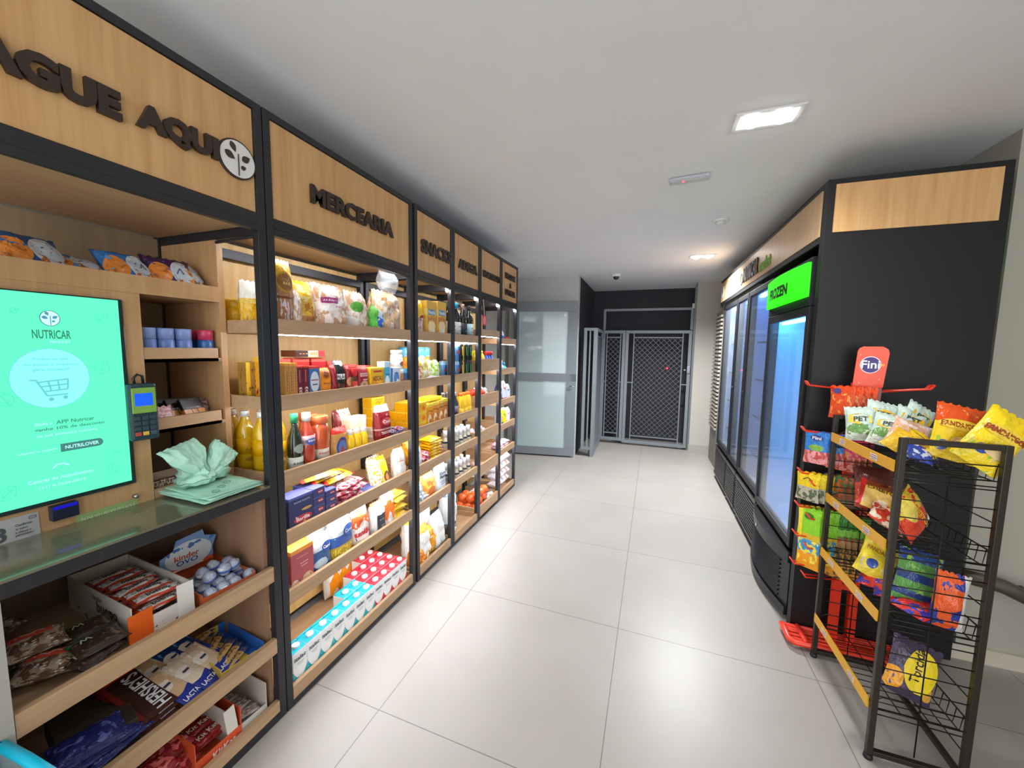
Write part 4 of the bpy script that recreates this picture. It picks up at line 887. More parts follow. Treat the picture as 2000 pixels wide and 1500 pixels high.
for i in range(8):
    c_, r_ = i // 3, i % 3
    o = inst('panet', lambda: box('cake_box', .115, .08, .062, printed('#f7b80a', (('band', .86, 1.01, '#fbd03c'), ('blob', 6, .6, 0, .7, '#f08f0c')), .35), [('t', 'BOLO', 0, .6, .5, None, '#b0541a'), ('e', .2, .35, .16, .2, '#e0701a')]))
    put(reg(o, 'bright yellow cake box', 'box', U, 3, 1+i*.1), 2.06+c_*.004, z+r_*.063, .08, c_*.085, 0, RND.uniform(-3, 3))
for i, (yy, cl) in enumerate(((2.155, '#f2a31c'), (2.225, '#e9962a'), (2.30, '#d9963c'), (2.37, '#d08c3c'))):
    o = box('cookie_box', .068, .06, .165+.004*i, printed(cl, (('blob', 5, .52, 0, .7, '#c86a2a'), ('ell', .5, .4, .3, .18, '#f3d9a8'), ('band', .88, 1.01, '#f3d04a')), .35), [('t', 'Cookies', 0, .72, .8, None, '#7c2f14'), ('e', .1, .3, .22, .1, '#b87a4a')])
    put(reg(o, 'tall orange and tan cookie box', 'box', U, 3, 3+i*.1), yy, z, .06)
o = box('cookie_box', .16, .10, .02, mat('#f4e22a', .4)); put(reg(o, 'flat lemon yellow box lying on the cookie boxes', 'box', U, 'above third shelf', 9), 2.25, z+.18, .06, .03)
z = ZF[4]
for i in range(7):
    o = inst('yflat', lambda: bag('pasta_bag', .15, .10, .028, printed('#f2bd12', (('blob', 12, .55, 0, 1, '#e39a0c'), ('vband', .4, .6, '#f7dc50')), .2, .4), (), 120, False, 1.0, 12, 12))
    flat(reg(o, 'yellow pasta bag in the flat stack', 'pasta', U, 4, 1+i*.1), 2.25, z+.015+i*.02, .028, .01, RND.uniform(-8, 8), 3)
for i in range(4):
    o = inst('rsach', lambda: bag('sauce_sachet', .10, .07, .022, printed('#a83248', (('blob', 6, .5, 0, 1, '#e0a8b0'),), .2, .4), (), 124, False, 1.1, 10, 10))
    flat(reg(o, 'dark red sauce sachet', 'sachet', U, 4, 2+i*.1), 2.12+(i % 2)*.05, z+.014+i*.014, .022, -.002, RND.uniform(-20, 20), 12)
o = pouch(.09, .15, .06, '#e2e6ee', (('blob', 5, .5, 0, 1, '#c9cfdd'), ('vband', .7, 1, '#f2a22a')), (), 126, name='grain_bag'); put(reg(o, 'white grain bag at the left post', 'bag', U, 4, .5), 2.045, z, .06, .0, 4)
o = pouch(.08, .18, .06, '#f4c322', (('blob', 5, .5, 0, 1, '#e09418'),), (), 127, name='grain_bag'); put(reg(o, 'tall yellow grain bag behind the white one', 'bag', U, 4, .7), 2.06, z, .06, .08, 4)
z = ZF[5]
o = pouch(.16, .175, .08, '#eba052', (('blob', 5, .52, .2, 1, '#f7cf5a'), ('band', .0, .12, '#c8402c'), ('ell', .5, .3, .3, .2, '#d8763a')), (), 130, name='bread_mix_bag')
put(reg(o, 'orange bread mix bag', 'bag', U, 5, 3), 2.185, z, .08, 0, 4)
o = pouch(.125, .235, .07, '#dfe8ee', (('vband', .85, 1, '#7cc0d8'), ('band', .75, 1.01, '#b8dce2')), [('t', 'Dona', -.02, .60, .62, .09, '#24305c'), ('t', 'Benta', .02, .49, .68, .09, '#24305c'), ('r', 0, .34, .6, .02, '#7a8cb0'), ('r', 0, .28, .5, .02, '#7a8cb0')], 131, name='flour_bag', wr=.5)
put(reg(o, 'pale blue flour bag with navy lettering', 'flour', U, 5, 4), 2.335, z, .07, 0, 2)
for i, (yy, cl, c2) in enumerate(((2.04, '#7aa6b8', '#cfe0e6'), (2.10, '#8fc2c9', '#e8c23a'))):
    o = pouch(.10, .15, .06, cl, (('blob', 5, .5, 0, 1, c2),), (), 133+i, name='grain_bag'); put(reg(o, ['teal grey grain bag by the left post', 'teal and yellow grain bag'][i], 'bag', U, 5, 1+i), yy, z, .06, .03*i, 4)
for i in range(3):
    o = bag('flour_bag', .11, .08, .03, printed('#d8d4e0', (('blob', 5, .5, 0, 1, '#8a88a8'),), .3, .4), (), 136, False, 1.2, 10, 10); flat(reg(o, 'small grey sachet lying flat', 'sachet', U, 5, 2+i*.1), 2.09, z+.014+i*.02, .03, .0, RND.uniform(-15, 15), 5)
z = ZF[6]
for i, (yy, dx, hh, cl, c2, rl_) in enumerate(((2.05, .05, .33, '#f1efe8', '#f6c31e', 4), (2.14, .0, .24, '#f3f1ec', '#f39a1e', -3), (2.22, .10, .34, '#eef0ee', '#d9dfe0', 2), (2.24, .02, .20, '#f0a01c', '#f6c24a', 0), (2.33, .0, .26, '#f1f1ee', '#e4e8ea', -4), (2.33, .12, .35, '#dfe6ea', '#f2f4f4', 3), (2.06, .0, .13, '#f28a14', '#f8b84a', 0))):
    o = bag('charcoal_bag' if 0 else 'rice_sack', .14, hh, .10, printed(cl, (('band', .84, 1.01, c2), ('wave', .0, .22, 9, .07, '#f29a1c' if i in (0, 1, 6) else c2), ('blob', 4, .62, .1, .9, '#dcdcd4')), .3, .6), [('t', 'Arroz', 0, .55, .5, None, '#e88a6a')] if i in (1, 4) else (), 140+i, True, 1.6)
    put(reg(o, ['tall white sack with yellow top at the left post', 'white sack with orange foot at the front', 'tall plain white sack at the back', 'short orange sack', 'white sack against the right post', 'tall pale sack behind the right one', 'low bright orange sack at the left front'][i], 'sack', U, 6, i), yy, z, .10, dx, 3, 0, rl_)

# ---------------- wine section
U = 'wine'
z = ZF[1]
def wine(capc, lab, dark='#0e1210', h=.275):
    prof = [(.032, 0), (.037, .006), (.037, h*.6), (.030, h*.69), (.015, h*.78), (.0135, h)]
    return round_item('wine_bottle', prof, mat(dark, .06, coat=.8, name='dark_glass'), [('capsule', [(.0145, h*.86), (.0145, h+.001), (.013, h+.003)], mat(capc, .4)), ('label', [(.0375, h*.15), (.0375, h*.48)], mat(lab, .5))], [('t', 'VINHO', 0, .36, .5, None, '#5a5f66'), ('r', 0, .25, .5, .02, '#7a7f88')])
for i, (yy, dx, cp, lb, ds) in enumerate(((2.485, .0, '#3a2a22', '#dfe2e4', 'dark wine bottle half hidden by the left post'), (2.585, .0, '#1fa8e0', '#d8dad8', 'wine bottle with bright blue capsule'), (2.69, .0, '#a9846c', '#26323a', 'wine bottle with bronze capsule'), (2.80, .0, '#2a2226', '#b8dce4', 'wine bottle with pale blue label'), (2.53, .12, '#b8502a', '#e0d8c0', 'wine bottle with orange capsule in the second row'), (2.66, .12, '#222', '#c9cfd2', 'black capsule wine bottle in the second row'), (2.79, .12, '#5a3a2a', '#d8c9a8', 'brown capsule wine bottle in the second row'))):
    if cp == '#222': cp = '#222222'
    put(reg(wine(cp, lb), ds, 'wine bottle', U, 1, i), yy, z, .074, dx)
z = ZF[2]
for st in range(2):
    for i in range(10):
        dx = (i//5)*.07; j = i % 5; yy = 2.497 + j*.071
        if st == 1 and i >= 5: continue
        if j < 2: o = inst('rb', lambda: can('energy_can', .029, .135, printed('#6fa4d8', (('vband', .35, .65, '#4a6fae'), ('band', .8, 1.01, '#a9cdea')), .2, metal=.3), '#c9ccd0', [('e', 0, .5, .3, .1, '#c2402c')])); ds = 'light blue energy can'
        elif j == 2: o = inst('mo', lambda: can('energy_can', .033, .135, printed('#15191a', (('vband', .38, .62, '#e0b93a'),), .25), '#8a8d90', [('p', [[(-.25, .8), (-.2, .3)], [(0, .85), (0, .25)], [(.25, .8), (.2, .3)]], .005, '#e8c23a')])); ds = 'black energy can with yellow claws'
        else: o = inst('mg', lambda: can('energy_can', .033, .135, printed('#11181a', (), .25), '#8a8d90', [('p', [[(-.25, .8), (-.2, .3)], [(0, .85), (0, .25)], [(.25, .8), (.2, .3)]], .005, '#4fb04a')])); ds = 'black energy can with green claws'
        put(reg(o, ds + (' upper tier' if st else (' back row' if i >= 5 else ' lower tier')), 'can', U, 2, j), yy, z+st*.137, .064, dx)
z = ZF[3]
for i in range(4):
    o = inst('cach', lambda: bottle('liquor_bottle', .028, .20, mat('#3c3446', .1, coat=.7), mat('#c9ccd4', .25, .6), .4, .02, (.3, .55, mat('#8a86a0', .4))))
    put(reg(o, 'squat dark purple bottle with silver cap', 'bottle', U, 3, i), 2.49+(i % 2)*.062, z, .056, (i//2)*.07)
for i in range(4):
    o = inst('ycan', lambda: bottle('syrup_bottle', .031, .185, mat('#f3c112', .2, coat=.4), mat('#e7782a', .35), .5, .02, (.1, .4, mat('#f8cf2c', .4)), shoulder=.7))
    put(reg(o, 'yellow juice bottle with orange cap', 'bottle', U, 3, 2+i), 2.64+(i % 3)*.068, z, .062, (i//3)*.07)
z = ZF[4]
def glassjar(): return inst('gj', lambda: jar('mini_wine_bottle', .026, .13, mat('#b9bcb4', .1, coat=.8), mat('#3a3c44', .3, .5), .03, (.1, .45, mat('#c9b88c', .4))))
for sh in (4, 5):
    for i in range(10):
        o = inst('mini%d' % sh, lambda: bottle('drink_bottle', .025, .155 if sh == 4 else .15, mat('#b9b6a4' if sh == 4 else '#c4b9a8', .08, coat=.8), mat('#e6e9ef', .25, .3), .55, .045, (.55, .68, mat('#25282e', .4)), shoulder=.5))
        put(reg(o, 'clear drink bottle with %s collar' % ('black' if sh == 4 else 'dark'), 'bottle', U, sh, i % 5+(i//5)*.01 if 0 else (i % 5)+10*(i//5)), 2.50+(i % 5)*.068, ZF[sh], .05, .0+(i//5)*.06)
z = ZF[6]
o = bag('charcoal_sack', .16, .36, .12, printed('#e6ecef', (('band', .86, 1.01, '#6c8cae'), ('band', .0, .28, '#4c4a40'), ('blob', 7, .55, 0, .3, '#a89a80'), ('blob', 4, .6, .3, .9, '#cfd8dc')), .3, .6), [('t', 'Carvão', 0, .6, .6, None, '#5a6a7a')], 160, True, 1.5)
put(reg(o, 'white charcoal sack with blue tied top', 'sack', U, 6, 1), 2.54, z, .12, .02, 2)
o = bag('charcoal_sack', .12, .10, .05, printed('#dfe0da', (('blob', 5, .5, 0, 1, '#b8b6a8'),), .3, .5), (), 161, False, 1.4); flat(reg(o, 'flattened pale bag lying on the floor tray', 'bag', U, 6, 2), 2.56, z+.02, .05, .0, 20, 8)

# ---------------- produce crates
U = 'produce'
t = round_item('round_tag', [(.045, 0), (.045, .004)], mat('#d8323e', .4), [('tag_ring', [(.034, .004), (.034, .005)], mat('#e88a90', .4))])
t.rotation_euler = (0, PI/2, 0); t.location = (FX+.004, 2.965, 1.735)
q = MB(); q.tube([(-.04, 0, .002), (-.11, -.012, .002), (-.17, -.02, .0)], .0022); q.build('tag_cord', mat('#e9e6e0', .5), t)
tag(t, 'round red tag hanging on a white cord in the produce section', 'tag')
for i in range(6):
    o = inst('yb', lambda: bottle('honey_bottle', .03, .15, mat('#f0cf12', .2, coat=.4), mat('#f4d620', .35), .5, .02, (.2, .5, mat('#f6e04a', .4)), shoulder=.7))
    put(reg(o, 'yellow lemon juice bottle', 'bottle', U, 2, i), 2.945+(i % 3)*.068, ZP[2], .06, .01+(i//3)*.07, 6)
for i in range(3):
    o = inst('bb', lambda: bottle('honey_bottle', .026, .15, mat('#2454c8', .2, coat=.4), mat('#e0383c', .35), .5, .03, (.4, .6, mat('#e9eef2', .4)), shoulder=.6))
    put(reg(o, 'blue bottle with red cap', 'bottle', U, 2, 6+i), 3.17+i*.055, ZP[2], .052, .02)
def fruit(r, col): return inst(('fr', r, col), lambda: round_item('fruit', [(r*.15, .02*r), (r*.62, r*.2), (r*.95, r*.62), (r, r), (r*.94, r*1.4), (r*.6, r*1.82), (r*.12, r*1.93)], mat(col, .4, noise_amt=.15, nscale=30), n=14))
def heap(desc, cat, sh, col, n, y0, y1, r=.034, name=None, zz=.02):
    for i in range(n):
        o = fruit(r, col); o.name = name or 'fruit'
        cols = max(1, int((y1-y0)/(2*r))); lay = i // (cols*3); j = i % (cols*3)
        reg(o, desc, cat, U, sh, i)
        o.location = (XF-.04-(j//cols)*2.02*r, y0+r+(j % cols)*2.02*r + lay*r, ZP[sh]+zz*.1+lay*1.55*r); o.rotation_euler = (0, 0, i*1.3)
heap('round red tomato', 'tomato', 3, '#e0482a', 10, 2.93, 3.07, .034, 'tomato')
for i in range(4):
    o = bag('vegetable_bag', .09, .12, .06, printed('#eeeae6', (('blob', 5, .5, 0, 1, '#d8cfc8' if i < 2 else '#8a8c9a'),), .2, .5), (), 170+i, True, 1.5)
    put(reg(o, 'white wrapped vegetable pack', 'vegetables', U, 3, 30+i), 3.11+i*.058, ZP[3], .06, .05+.06*(i % 2), 4)
for i in range(4):
    o = inst('garlic', lambda: bag('vegetable_bag', .085, .07, .05, printed('#efe8ea', (('blob', 5, .5, 0, 1, '#cdbcc4'),), .3, .5), (), 175, True, 1.4, 12, 12))
    put(reg(o, 'small pale garlic pack', 'vegetables', U, 4, i), 2.97+i*.09, ZP[4], .05, .03+.08*(i % 2), 6, RND.uniform(-20, 20))
for i in range(8):
    o = inst('choc', lambda: box('snack_bar', .10, .03, .018, printed('#d8c8c0', (('vband', .2, .8, '#9c4a3c'), ('blob', 6, .55, 0, 1, '#e8dcd4')), .3), (), .003))
    put(reg(o, 'wrapped snack bar in the crate', 'snack bar', U, 5, i), 2.99+(i % 3)*.115, ZP[5]+(i//6)*.02, .03, .05+(i % 6)//3*.1, 0, RND.uniform(-20, 20))
heap('orange coloured fruit', 'orange', 6, '#e8662c', 14, 2.93, 3.14, .04, 'orange')
for i in range(6):
    o = inst('onion', lambda: bag('potato_net', .09, .08, .06, printed('#e6e2dc', (('blob', 8, .5, 0, 1, '#c8bcae'),), .4, .5), (), 180, True, 1.5, 12, 12))
    put(reg(o, 'small netted white vegetable pack', 'vegetables', U, 6, 30+i), 3.19+(i % 2)*.1, ZP[6], .06, .01+(i//2)*.09, 5, RND.uniform(-20, 20))
o = fruit(.03, '#d8485a'); o.name = 'onion'; reg(o, 'pinkish red onion at the crate front', 'onion', U, 6, 50); o.location = (XF-.035, 3.13, ZP[6]+.075)

# ---------------- cleaning section
U = 'cleaning'
def soap(key, r, h, c1, c2, cap): return inst(key, lambda: bottle('cleaner_bottle', r, h, mat(c1, .25), mat(cap, .35), .45, .03, (.2, .55, mat(c2, .4)), shoulder=.62))
for i, (sh, yy, key, r, h, c1, c2, cap, ds) in enumerate(((1, 3.43, 's1', .034, .15, '#e9eef6', '#3a6ac8', '#5a8ae0', 'white cleaner bottle with blue label'), (1, 3.50, 's1', .034, .15, '#e9eef6', '#3a6ac8', '#5a8ae0', 'white cleaner bottle with blue label'),
    (2, 3.43, 's2', .032, .12, '#e6f0f4', '#8ac8dc', '#f2f6f8', 'pale bottle with light blue label'), (2, 3.50, 's2', .032, .12, '#e6f0f4', '#8ac8dc', '#f2f6f8', 'pale bottle with light blue label'), (2, 3.58, 's3', .03, .10, '#5ac0dc', '#e8f2f4', '#3a9ac8', 'short sky blue bottle'))):
    put(reg(soap(key, r, h, c1, c2, cap), ds, 'bottle', U, sh, i), yy, ZF[sh], 2*r)
o = box('soap_box', .08, .05, .055, printed('#d8323a', (('band', .4, .6, '#f2d8d8'),), .4)); put(reg(o, 'small red soap box', 'box', U, 1, 9), 3.61, ZF[1], .05)
for sh, rows in ((3, ((3.45, .19, '#2a54b4', '#e9eef6', 'OMO', 'deep blue washing powder bag'), (3.57, .21, '#e6ebf2', '#d8424a', 'Q', 'white washing powder bag with red foot'), (3.68, .17, '#dfe6f2', '#4a6ac8', '', 'pale washing powder bag'))),
    (4, ((3.45, .17, '#b8c4e0', '#e9ecf4', '', 'lavender softener bag'), (3.58, .18, '#efe02a', '#6a9a30', 'Ypê', 'yellow soap bag'), (3.69, .17, '#e9dfe6', '#e090a8', '', 'pink edged soap bag')))):
    for i, (yy, hh, c1, c2, tx, ds) in enumerate(rows):
        o = pouch(.11, hh, .06, c1, (('band', .0, .2, c2), ('blob', 4, .6, .2, 1, c2)), [('t', tx, 0, .55, .7, None, '#f4f4f6' if i == 0 else '#2a3a8c')] if tx else (), 190+i+sh*5, name='washing_powder_bag'); put(reg(o, ds, 'bag', U, sh, i), yy, ZF[sh], .06, 0, 2)
for i in range(6):
    o = inst('spg', lambda: bag('sponge_pack', .10, .09, .035, printed('#e8dce2', (('blob', 5, .5, 0, 1, '#d88a9a'), ('blob', 7, .6, 0, 1, '#5a5c78')), .25, .4), (), 205, False, 1.2, 10, 10)); flat(reg(o, 'pink and white sponge pack', 'sponge', U, 5, i), 3.47+(i % 3)*.1, ZF[5]+.02+(i//3)*.03, .035, .01, RND.uniform(-12, 12), 4)
for i in range(8):
    o = inst('tp', lambda: bag('toilet_paper_pack', .17, .12, .085, printed('#efeef2', (('blob', 4, .55, 0, 1, '#d8d4e2'), ('vband', .4, .6, '#e8a890')), .2, .5), [('t', 'Neve', 0, .5, .4, None, '#c86a5a')], 207, False, 1.0, 14, 14)); flat(reg(o, 'soft white toilet paper pack in the stack', 'toilet paper', U, 6, i), 3.49+(i % 2)*.175, ZF[6]+.042+(i//2)*.078, .085, .01, RND.uniform(-5, 5), 2)

# ------------------------------------------------------------------ goods in the kiosk
U = 'kiosk'
def kput(o, x, y, z, rx=0, ry=0, rz=0): o.location = (x, y, z); o.rotation_euler = (R(rx), R(ry), PI/2+R(rz)); return o
SHK = {'a': 'upper ledge', 'b': 'upper niche shelf', 'c': 'lower niche shelf', 'd': 'bottom niche', 'e': 'counter', 'f': 'first shelf under counter', 'g': 'second shelf under counter', 'h': 'lowest shelf'}
def kreg(o, desc, cat, sh, order=0): REG.append((o, desc, cat, 'kiosk', SHK[sh], order, None)); return o
def chips(c1, c2, seed, w=.17, h=.14): return bag('cookie_bag', w, h, .055, printed(c1, (('ell', .7, .45, .26, .34, '#c9ced4'), ('ell', .25, .4, .2, .3, '#e08a3c'), ('blob', 6, .58, 0, .5, '#b5652c'), ('blob', 5, .62, .3, 1, c2)), .22, .6), [('t', 'CLUB', .2, .5, .32, .16, '#3c4660'), ('t', 'SOCIAL', .2, .34, .3, .1, '#3c4660')] if 0 else [('e', .2, .45, .2, .22, '#b8c2cc'), ('p', [[(.05, .4), (.12, .55), (.18, .4), (.24, .55), (.32, .42)]], .004, '#44506a')], seed, False, 1.6)
for i, (yy, c1, c2, ds, rx, rz, ww) in enumerate(((.575, '#1d4f86', '#2b72b8', 'dark blue cookie bag lying at the left end', -38, 10, .16), (.655, '#4878b0', '#a8c0d8', 'pale blue cookie bag lying low', -62, -6, .13), (.785, '#2f6fb4', '#5aa4e0', 'bright blue cookie bag with white panel', -40, 6, .14), (.90, '#3a2348', '#6a4a7c', 'purple cookie bag with orange picture', -32, -4, .15), (1.0, '#6b5a52', '#c9c2ba', 'silver brown cookie bag by the side panel', -35, 10, .09))):
    kput(kreg(chips(c1, c2, 210+i, ww), ds, 'cookies', 'a', i), -1.615, yy, 1.69, rx, 0, rz)
kput(kreg(chips('#241838', '#4a2f5c', 218, .12, .13), 'dark purple bag leaning behind the others', 'cookies', 'a', 9), -1.70, .86, 1.69, -30, 0, 0)
def cup(c1, capc, key): return inst(key, lambda: jar('snack_cup', .026, .105, mat(c1, .3), mat(capc, .3), .035, (.08, .5, mat('#a9b6d0', .4)), [('p', [[(-.3, .3), (-.1, .42), (.1, .28), (.3, .4)]], .003, '#3a4a7c')]))
for i, yy in enumerate((.80, .853, .908)): kput(kreg(cup('#5f7ab8', '#7f98cf', 'cupb'), 'blue lidded snack cup', 'cup', 'b', i), -1.615, yy, 1.448)
for i, yy in enumerate((.83, .885)): kput(kreg(cup('#5f7ab8', '#7f98cf', 'cupb'), 'blue lidded snack cup in the second row', 'cup', 'b', i), -1.68, yy, 1.448)
for i, (yy, xx) in enumerate(((.985, -1.615), (.965, -1.675))): kput(kreg(cup('#2a5a96', '#c23a5c', 'cupr'), 'blue snack cup with red lid', 'cup', 'b', 5+i), xx, yy, 1.448)
o = bag('trinket_bag', .07, .075, .03, printed('#d8a2a6', (('blob', 6, .5, 0, 1, '#ecd6d6'),), .2, .5), (), 220, True, 1.5, 10, 10); kput(kreg(o, 'small pink wrapped item behind the card terminal', 'bag', 'c', 0), -1.60, .825, 1.205, -15)
def batt(): return box('battery_pack', .075, .014, .095, printed('#16171b', (('band', .0, .52, '#c98a4a'), ('vband', .35, .39, '#2a2420'), ('vband', .62, .66, '#2a2420'), ('band', .52, 1.01, '#101114')), .3), [('t', 'DURACELL', 0, .58, .7, .07, '#b8b8b8'), ('e', 0, .9, .06, .03, '#3a3a40')])
for i, (yy, xx) in enumerate(((.935, -1.60), (.905, -1.625), (.88, -1.65), (.86, -1.675))): kput(kreg(inst('batt', batt), 'black and copper battery pack', 'batteries', 'c', 1+i), xx, yy, 1.207, -30, 0, 6)
o = bag('trinket_bag', .06, .08, .03, printed('#7c5a5c', (('blob', 6, .5, 0, 1, '#c9a8a8'),), .2, .5), (), 221, True, 1.5, 10, 10); kput(kreg(o, 'dusky wrapped item right of the battery packs', 'bag', 'c', 9), -1.65, .99, 1.205, -15)
# folded card lid with printed brown front in bottom niche
m = MB(); m.box(-.055, .055, -.10, .10, 0, .002); m.add([(-.055, -.10, .002), (.055, -.10, .002), (.055, -.02, .075), (-.055, -.02, .075), (-.055, -.10, .0), (.055, -.10, .0), (.055, -.02, .071), (-.055, -.02, .071)], [(0,1,2,3),(7,6,5,4),(0,4,5,1),(3,2,6,7),(1,5,6,2),(0,3,7,4)])
m.add([(.055, -.02, .073), (.055, .09, .0), (-.055, .09, .0), (-.055, -.02, .073)], [(0,1,2,3)])
o = m.build('display_box', printed('#a08e78', (('band', 0, .12, '#7a4a34'),), .6)); kput(kreg(o, 'folded beige cardboard display box', 'box', 'd', 0), -1.68, .86, .958, 0, 0, 0)
for i in range(6):
    o = inst('brownb', lambda: box('snack_bar', .045, .02, .03, printed('#6d3a2e', (('blob', 6, .5, 0, 1, '#d8c3b4'),), .3), (), .003)); kput(kreg(o, 'small brown wrapped bar under the card lid', 'snack bar', 'd', 1+i), -1.615, .80+(i % 3)*.046, .958+(i//3)*.03)

# mint plastic bags on the counter
MINT = mat('#a9d8c4', .5, noise_amt=.12, nscale=25, bump=.6, bscale=45, name='mint_plastic')
def sheet(w_, d_, z, amp, seed, n=14, th=.003):
    mb = MB(); vs = []
    for s_ in (0, 1):
        for j in range(n+1):
            for i in range(n+1):
                x = -w_/2+w_*i/n; y = -d_/2+d_*j/n
                zz = z + amp*noise.noise(Vector((x*14+seed, y*14, seed))) + amp*.4*noise.noise(Vector((x*45, y*45+seed, seed)))
                vs.append((x, y, zz + (th if s_ else 0)))
    N_ = (n+1)**2; fs = []
    for j in range(n):
        for i in range(n):
            a_ = j*(n+1)+i; fs.append((a_+N_, a_+1+N_, a_+n+2+N_, a_+n+1+N_)); fs.append((a_, a_+n+1, a_+n+2, a_+1))
    for i in range(n):
        for a_, b_ in ((i, i+1), ((n)*(n+1)+i+1, n*(n+1)+i), ((i+1)*(n+1), i*(n+1)), (i*(n+1)+n, (i+1)*(n+1)+n)): fs.append((a_, b_, b_+N_, a_+N_))
    mb.add(vs, fs, 0, True); return mb
for i in range(3):
    o = sheet(.20-.01*i, .25, .003, .002, 230+i, th=.004).build('carrier_bag', MINT)
    o.location = (-1.465, .885, .976+i*.0075); o.rotation_euler = (0, 0, PI/2+R([0, 4, -3][i]))
    tag(o, ['flat mint carrier bag at the bottom of the counter pile', 'flat mint carrier bag in the middle of the pile', 'flat mint carrier bag with printed marks on top of the pile'][i], 'bag', 'mint carrier bags on the counter')
    if i == 2:
        for q in range(3):
            p_ = MB(); p_.tube([(-.04+.035*q+.011*math.cos(a_*PI/8), -.095+.03*q+.011*math.sin(a_*PI/8), .0095) for a_ in range(16)], .0009, 5, closed=True); p_.build('printed_mark', mat('#3c7a6a', .5), o)
t = empty('crumpled_bag', (-1.47, .88, 1.008), 0, 'crumpled mint plastic bag twisted like a bow on the counter', 'bag')
def lobe(w_, h_, t_, seed, loc, rot):
    T = pillow_fn(w_, h_, t_, seed, False, 2.6); mb = MB(); nu = nv = 20
    for sg in (-1, 1):
        vs = []
        for j in range(nv+1):
            for i in range(nu+1):
                x = -w_/2+w_*i/nu; z = h_*j/nv; v = z/h_; sc = .25+.85*math.sin(min(1, v*1.15)*PI*.5)
                cr = .006*math.sin(i*1.9+seed)*v + .010*noise.noise(Vector((x*40, z*35, seed)))
                vs.append((x*sc, sg*T(x, z)+cr, z))
        fs = [((a_, a_+1, a_+nu+2, a_+nu+1) if sg < 0 else (a_+nu+1, a_+nu+2, a_+1, a_)) for j in range(nv) for i in range(nu) for a_ in [j*(nu+1)+i]]
        mb.add(vs, fs, 0, True)
    o = mb.build('bag_fold', MINT, t, loc=loc, rot=rot); return o
lobe(.12, .13, .05, 241, (.0, -.02, .035), (R(-35), R(-10), PI/2+R(10)))
lobe(.11, .11, .05, 242, (.02, .0, .03), (R(-65), R(62), PI/2+R(-20)))
lobe(.13, .17, .045, 243, (.03, -.02, .028), (R(-80), R(-72), PI/2+R(-12)))
lobe(.10, .10, .05, 244, (.0, .02, .04), (R(-20), R(45), PI/2))
lobe(.11, .09, .04, 245, (.04, -.01, .025), (R(-85), R(170), PI/2+R(10)))

# display trays
def tray(name, w_, d_, h_, t_, mat_out, loc, rz, front=.5, art=()):
    e = empty(name, loc, rz); m = MB()
    m.box(-w_/2, w_/2, -d_/2, d_/2, 0, t_); m.box(-w_/2, -w_/2+t_, -d_/2, d_/2, t_, h_); m.box(w_/2-t_, w_/2, -d_/2, d_/2, t_, h_)
    m.box(-w_/2+t_, w_/2-t_, d_/2-t_, d_/2, t_, h_); m.box(-w_/2+t_, w_/2-t_, -d_/2, -d_/2+t_, t_, h_*front)
    m.build('tray', mat_out, e); return e
Z1 = .60
WHT = mat('#d8d2c6', .5, name='white_card')
bx = tray('display_box', .155, .40, .115, .003, printed('#d8d2c8', (('blob', 9, .6, 0, .25, '#5c3a28'),), .45), (-1.605, .70, Z1), PI/2+R(-3), .55)
tag(bx, 'open white display box of wafer bars with orange corner on the first shelf', 'display box')
for s_ in (-1, 1):
    m = MB(); m.box(-.03, .03, -.0045, -.0015, 0, .095) if s_ < 0 else m.box(-.022, .022, -.0045, -.0015, 0, .12)
    m.build('corner_flap', mat('#e8631c' if s_ < 0 else '#dedbd4', .45), bx, loc=(s_*.058, -.2, .0), rot=(R(0), 0, R(-s_*6)))
fc = empty('side_print', (-.0785, -.06, 0), -PI/2); fc.parent = bx
decals(fc, .30, .11, lambda x, z: 0, [('t', 'bueno', 0, .62, .42, .34, '#5a3420'), ('t', 'kinder', -.18, .86, .2, .14, '#7c4a34'), ('e', -.2, .14, .14, .1, '#5c3a28'), ('e', .2, .16, .18, .12, '#6d4630')], names=('printed_mark', 'lettering'))
def bueno(): return bag('wafer_bar', .130, .046, .020, printed('#e9e4de', (('vband', 0, .1, '#c8402c'), ('blob', 9, .56, 0, 1, '#5a3424'), ('vband', .3, .72, '#eee9e2'), ('wave', .0, .16, 12, .04, '#c8452c')), .2, .3), [('t', 'bueno', .02, .52, .40, .5, '#3a2018')], 250, False, .8, 14, 8)
for i in range(13):
    lay = i//7; j = i % 7
    o = inst('bueno', bueno); kreg(o, 'white wafer bar in open box', 'wafer bar', 'f', 5-lay+j*.1)
    o.rotation_euler = (R(-90), 0, PI/2+R(RND.uniform(-14, 14))); o.location = (-1.42-j*.050-.02*lay, .70+RND.uniform(-.004, .004), Z1+.07+lay*.025)
t2 = tray('display_box', .17, .28, .05, .003, mat('#c8643a', .45), (-1.515, .885, Z1), PI/2+R(-6), .8)
tag(t2, 'orange display tray with a blue and white card behind the wrapped eggs', 'display box')
m = MB(); pts = [(-.085, .05), (.085, .05), (.085, .10), (.1, .14), (.06, .155), (.055, .18), (-.03, .17), (-.04, .135), (-.08, .12)]
m.add([(x, -.0012, z) for x, z in pts]+[(x, .0012, z) for x, z in pts], [tuple(range(9)), tuple(reversed(range(9, 18)))]+[(i, i+9, (i+1) % 9+9, (i+1) % 9) for i in range(9)])
cd = m.build('header_card', printed('#7ea4d8', (('band', 0, .12, '#e0603a'), ('ell', .5, .4, .4, .4, '#dfe6ee'), ('blob', 4, .6, .5, 1, '#4a78c0')), .4), t2, loc=(-.02, .1, 0))
decals(cd, .17, .18, lambda x, z: .0012, [('t', 'kinder', 0, .56, .46, .12, '#c8542c'), ('t', 'OVO', .0, .44, .4, .1, '#3a5ca8'), ('r', 0, .31, .6, .03, '#f0e2da')])
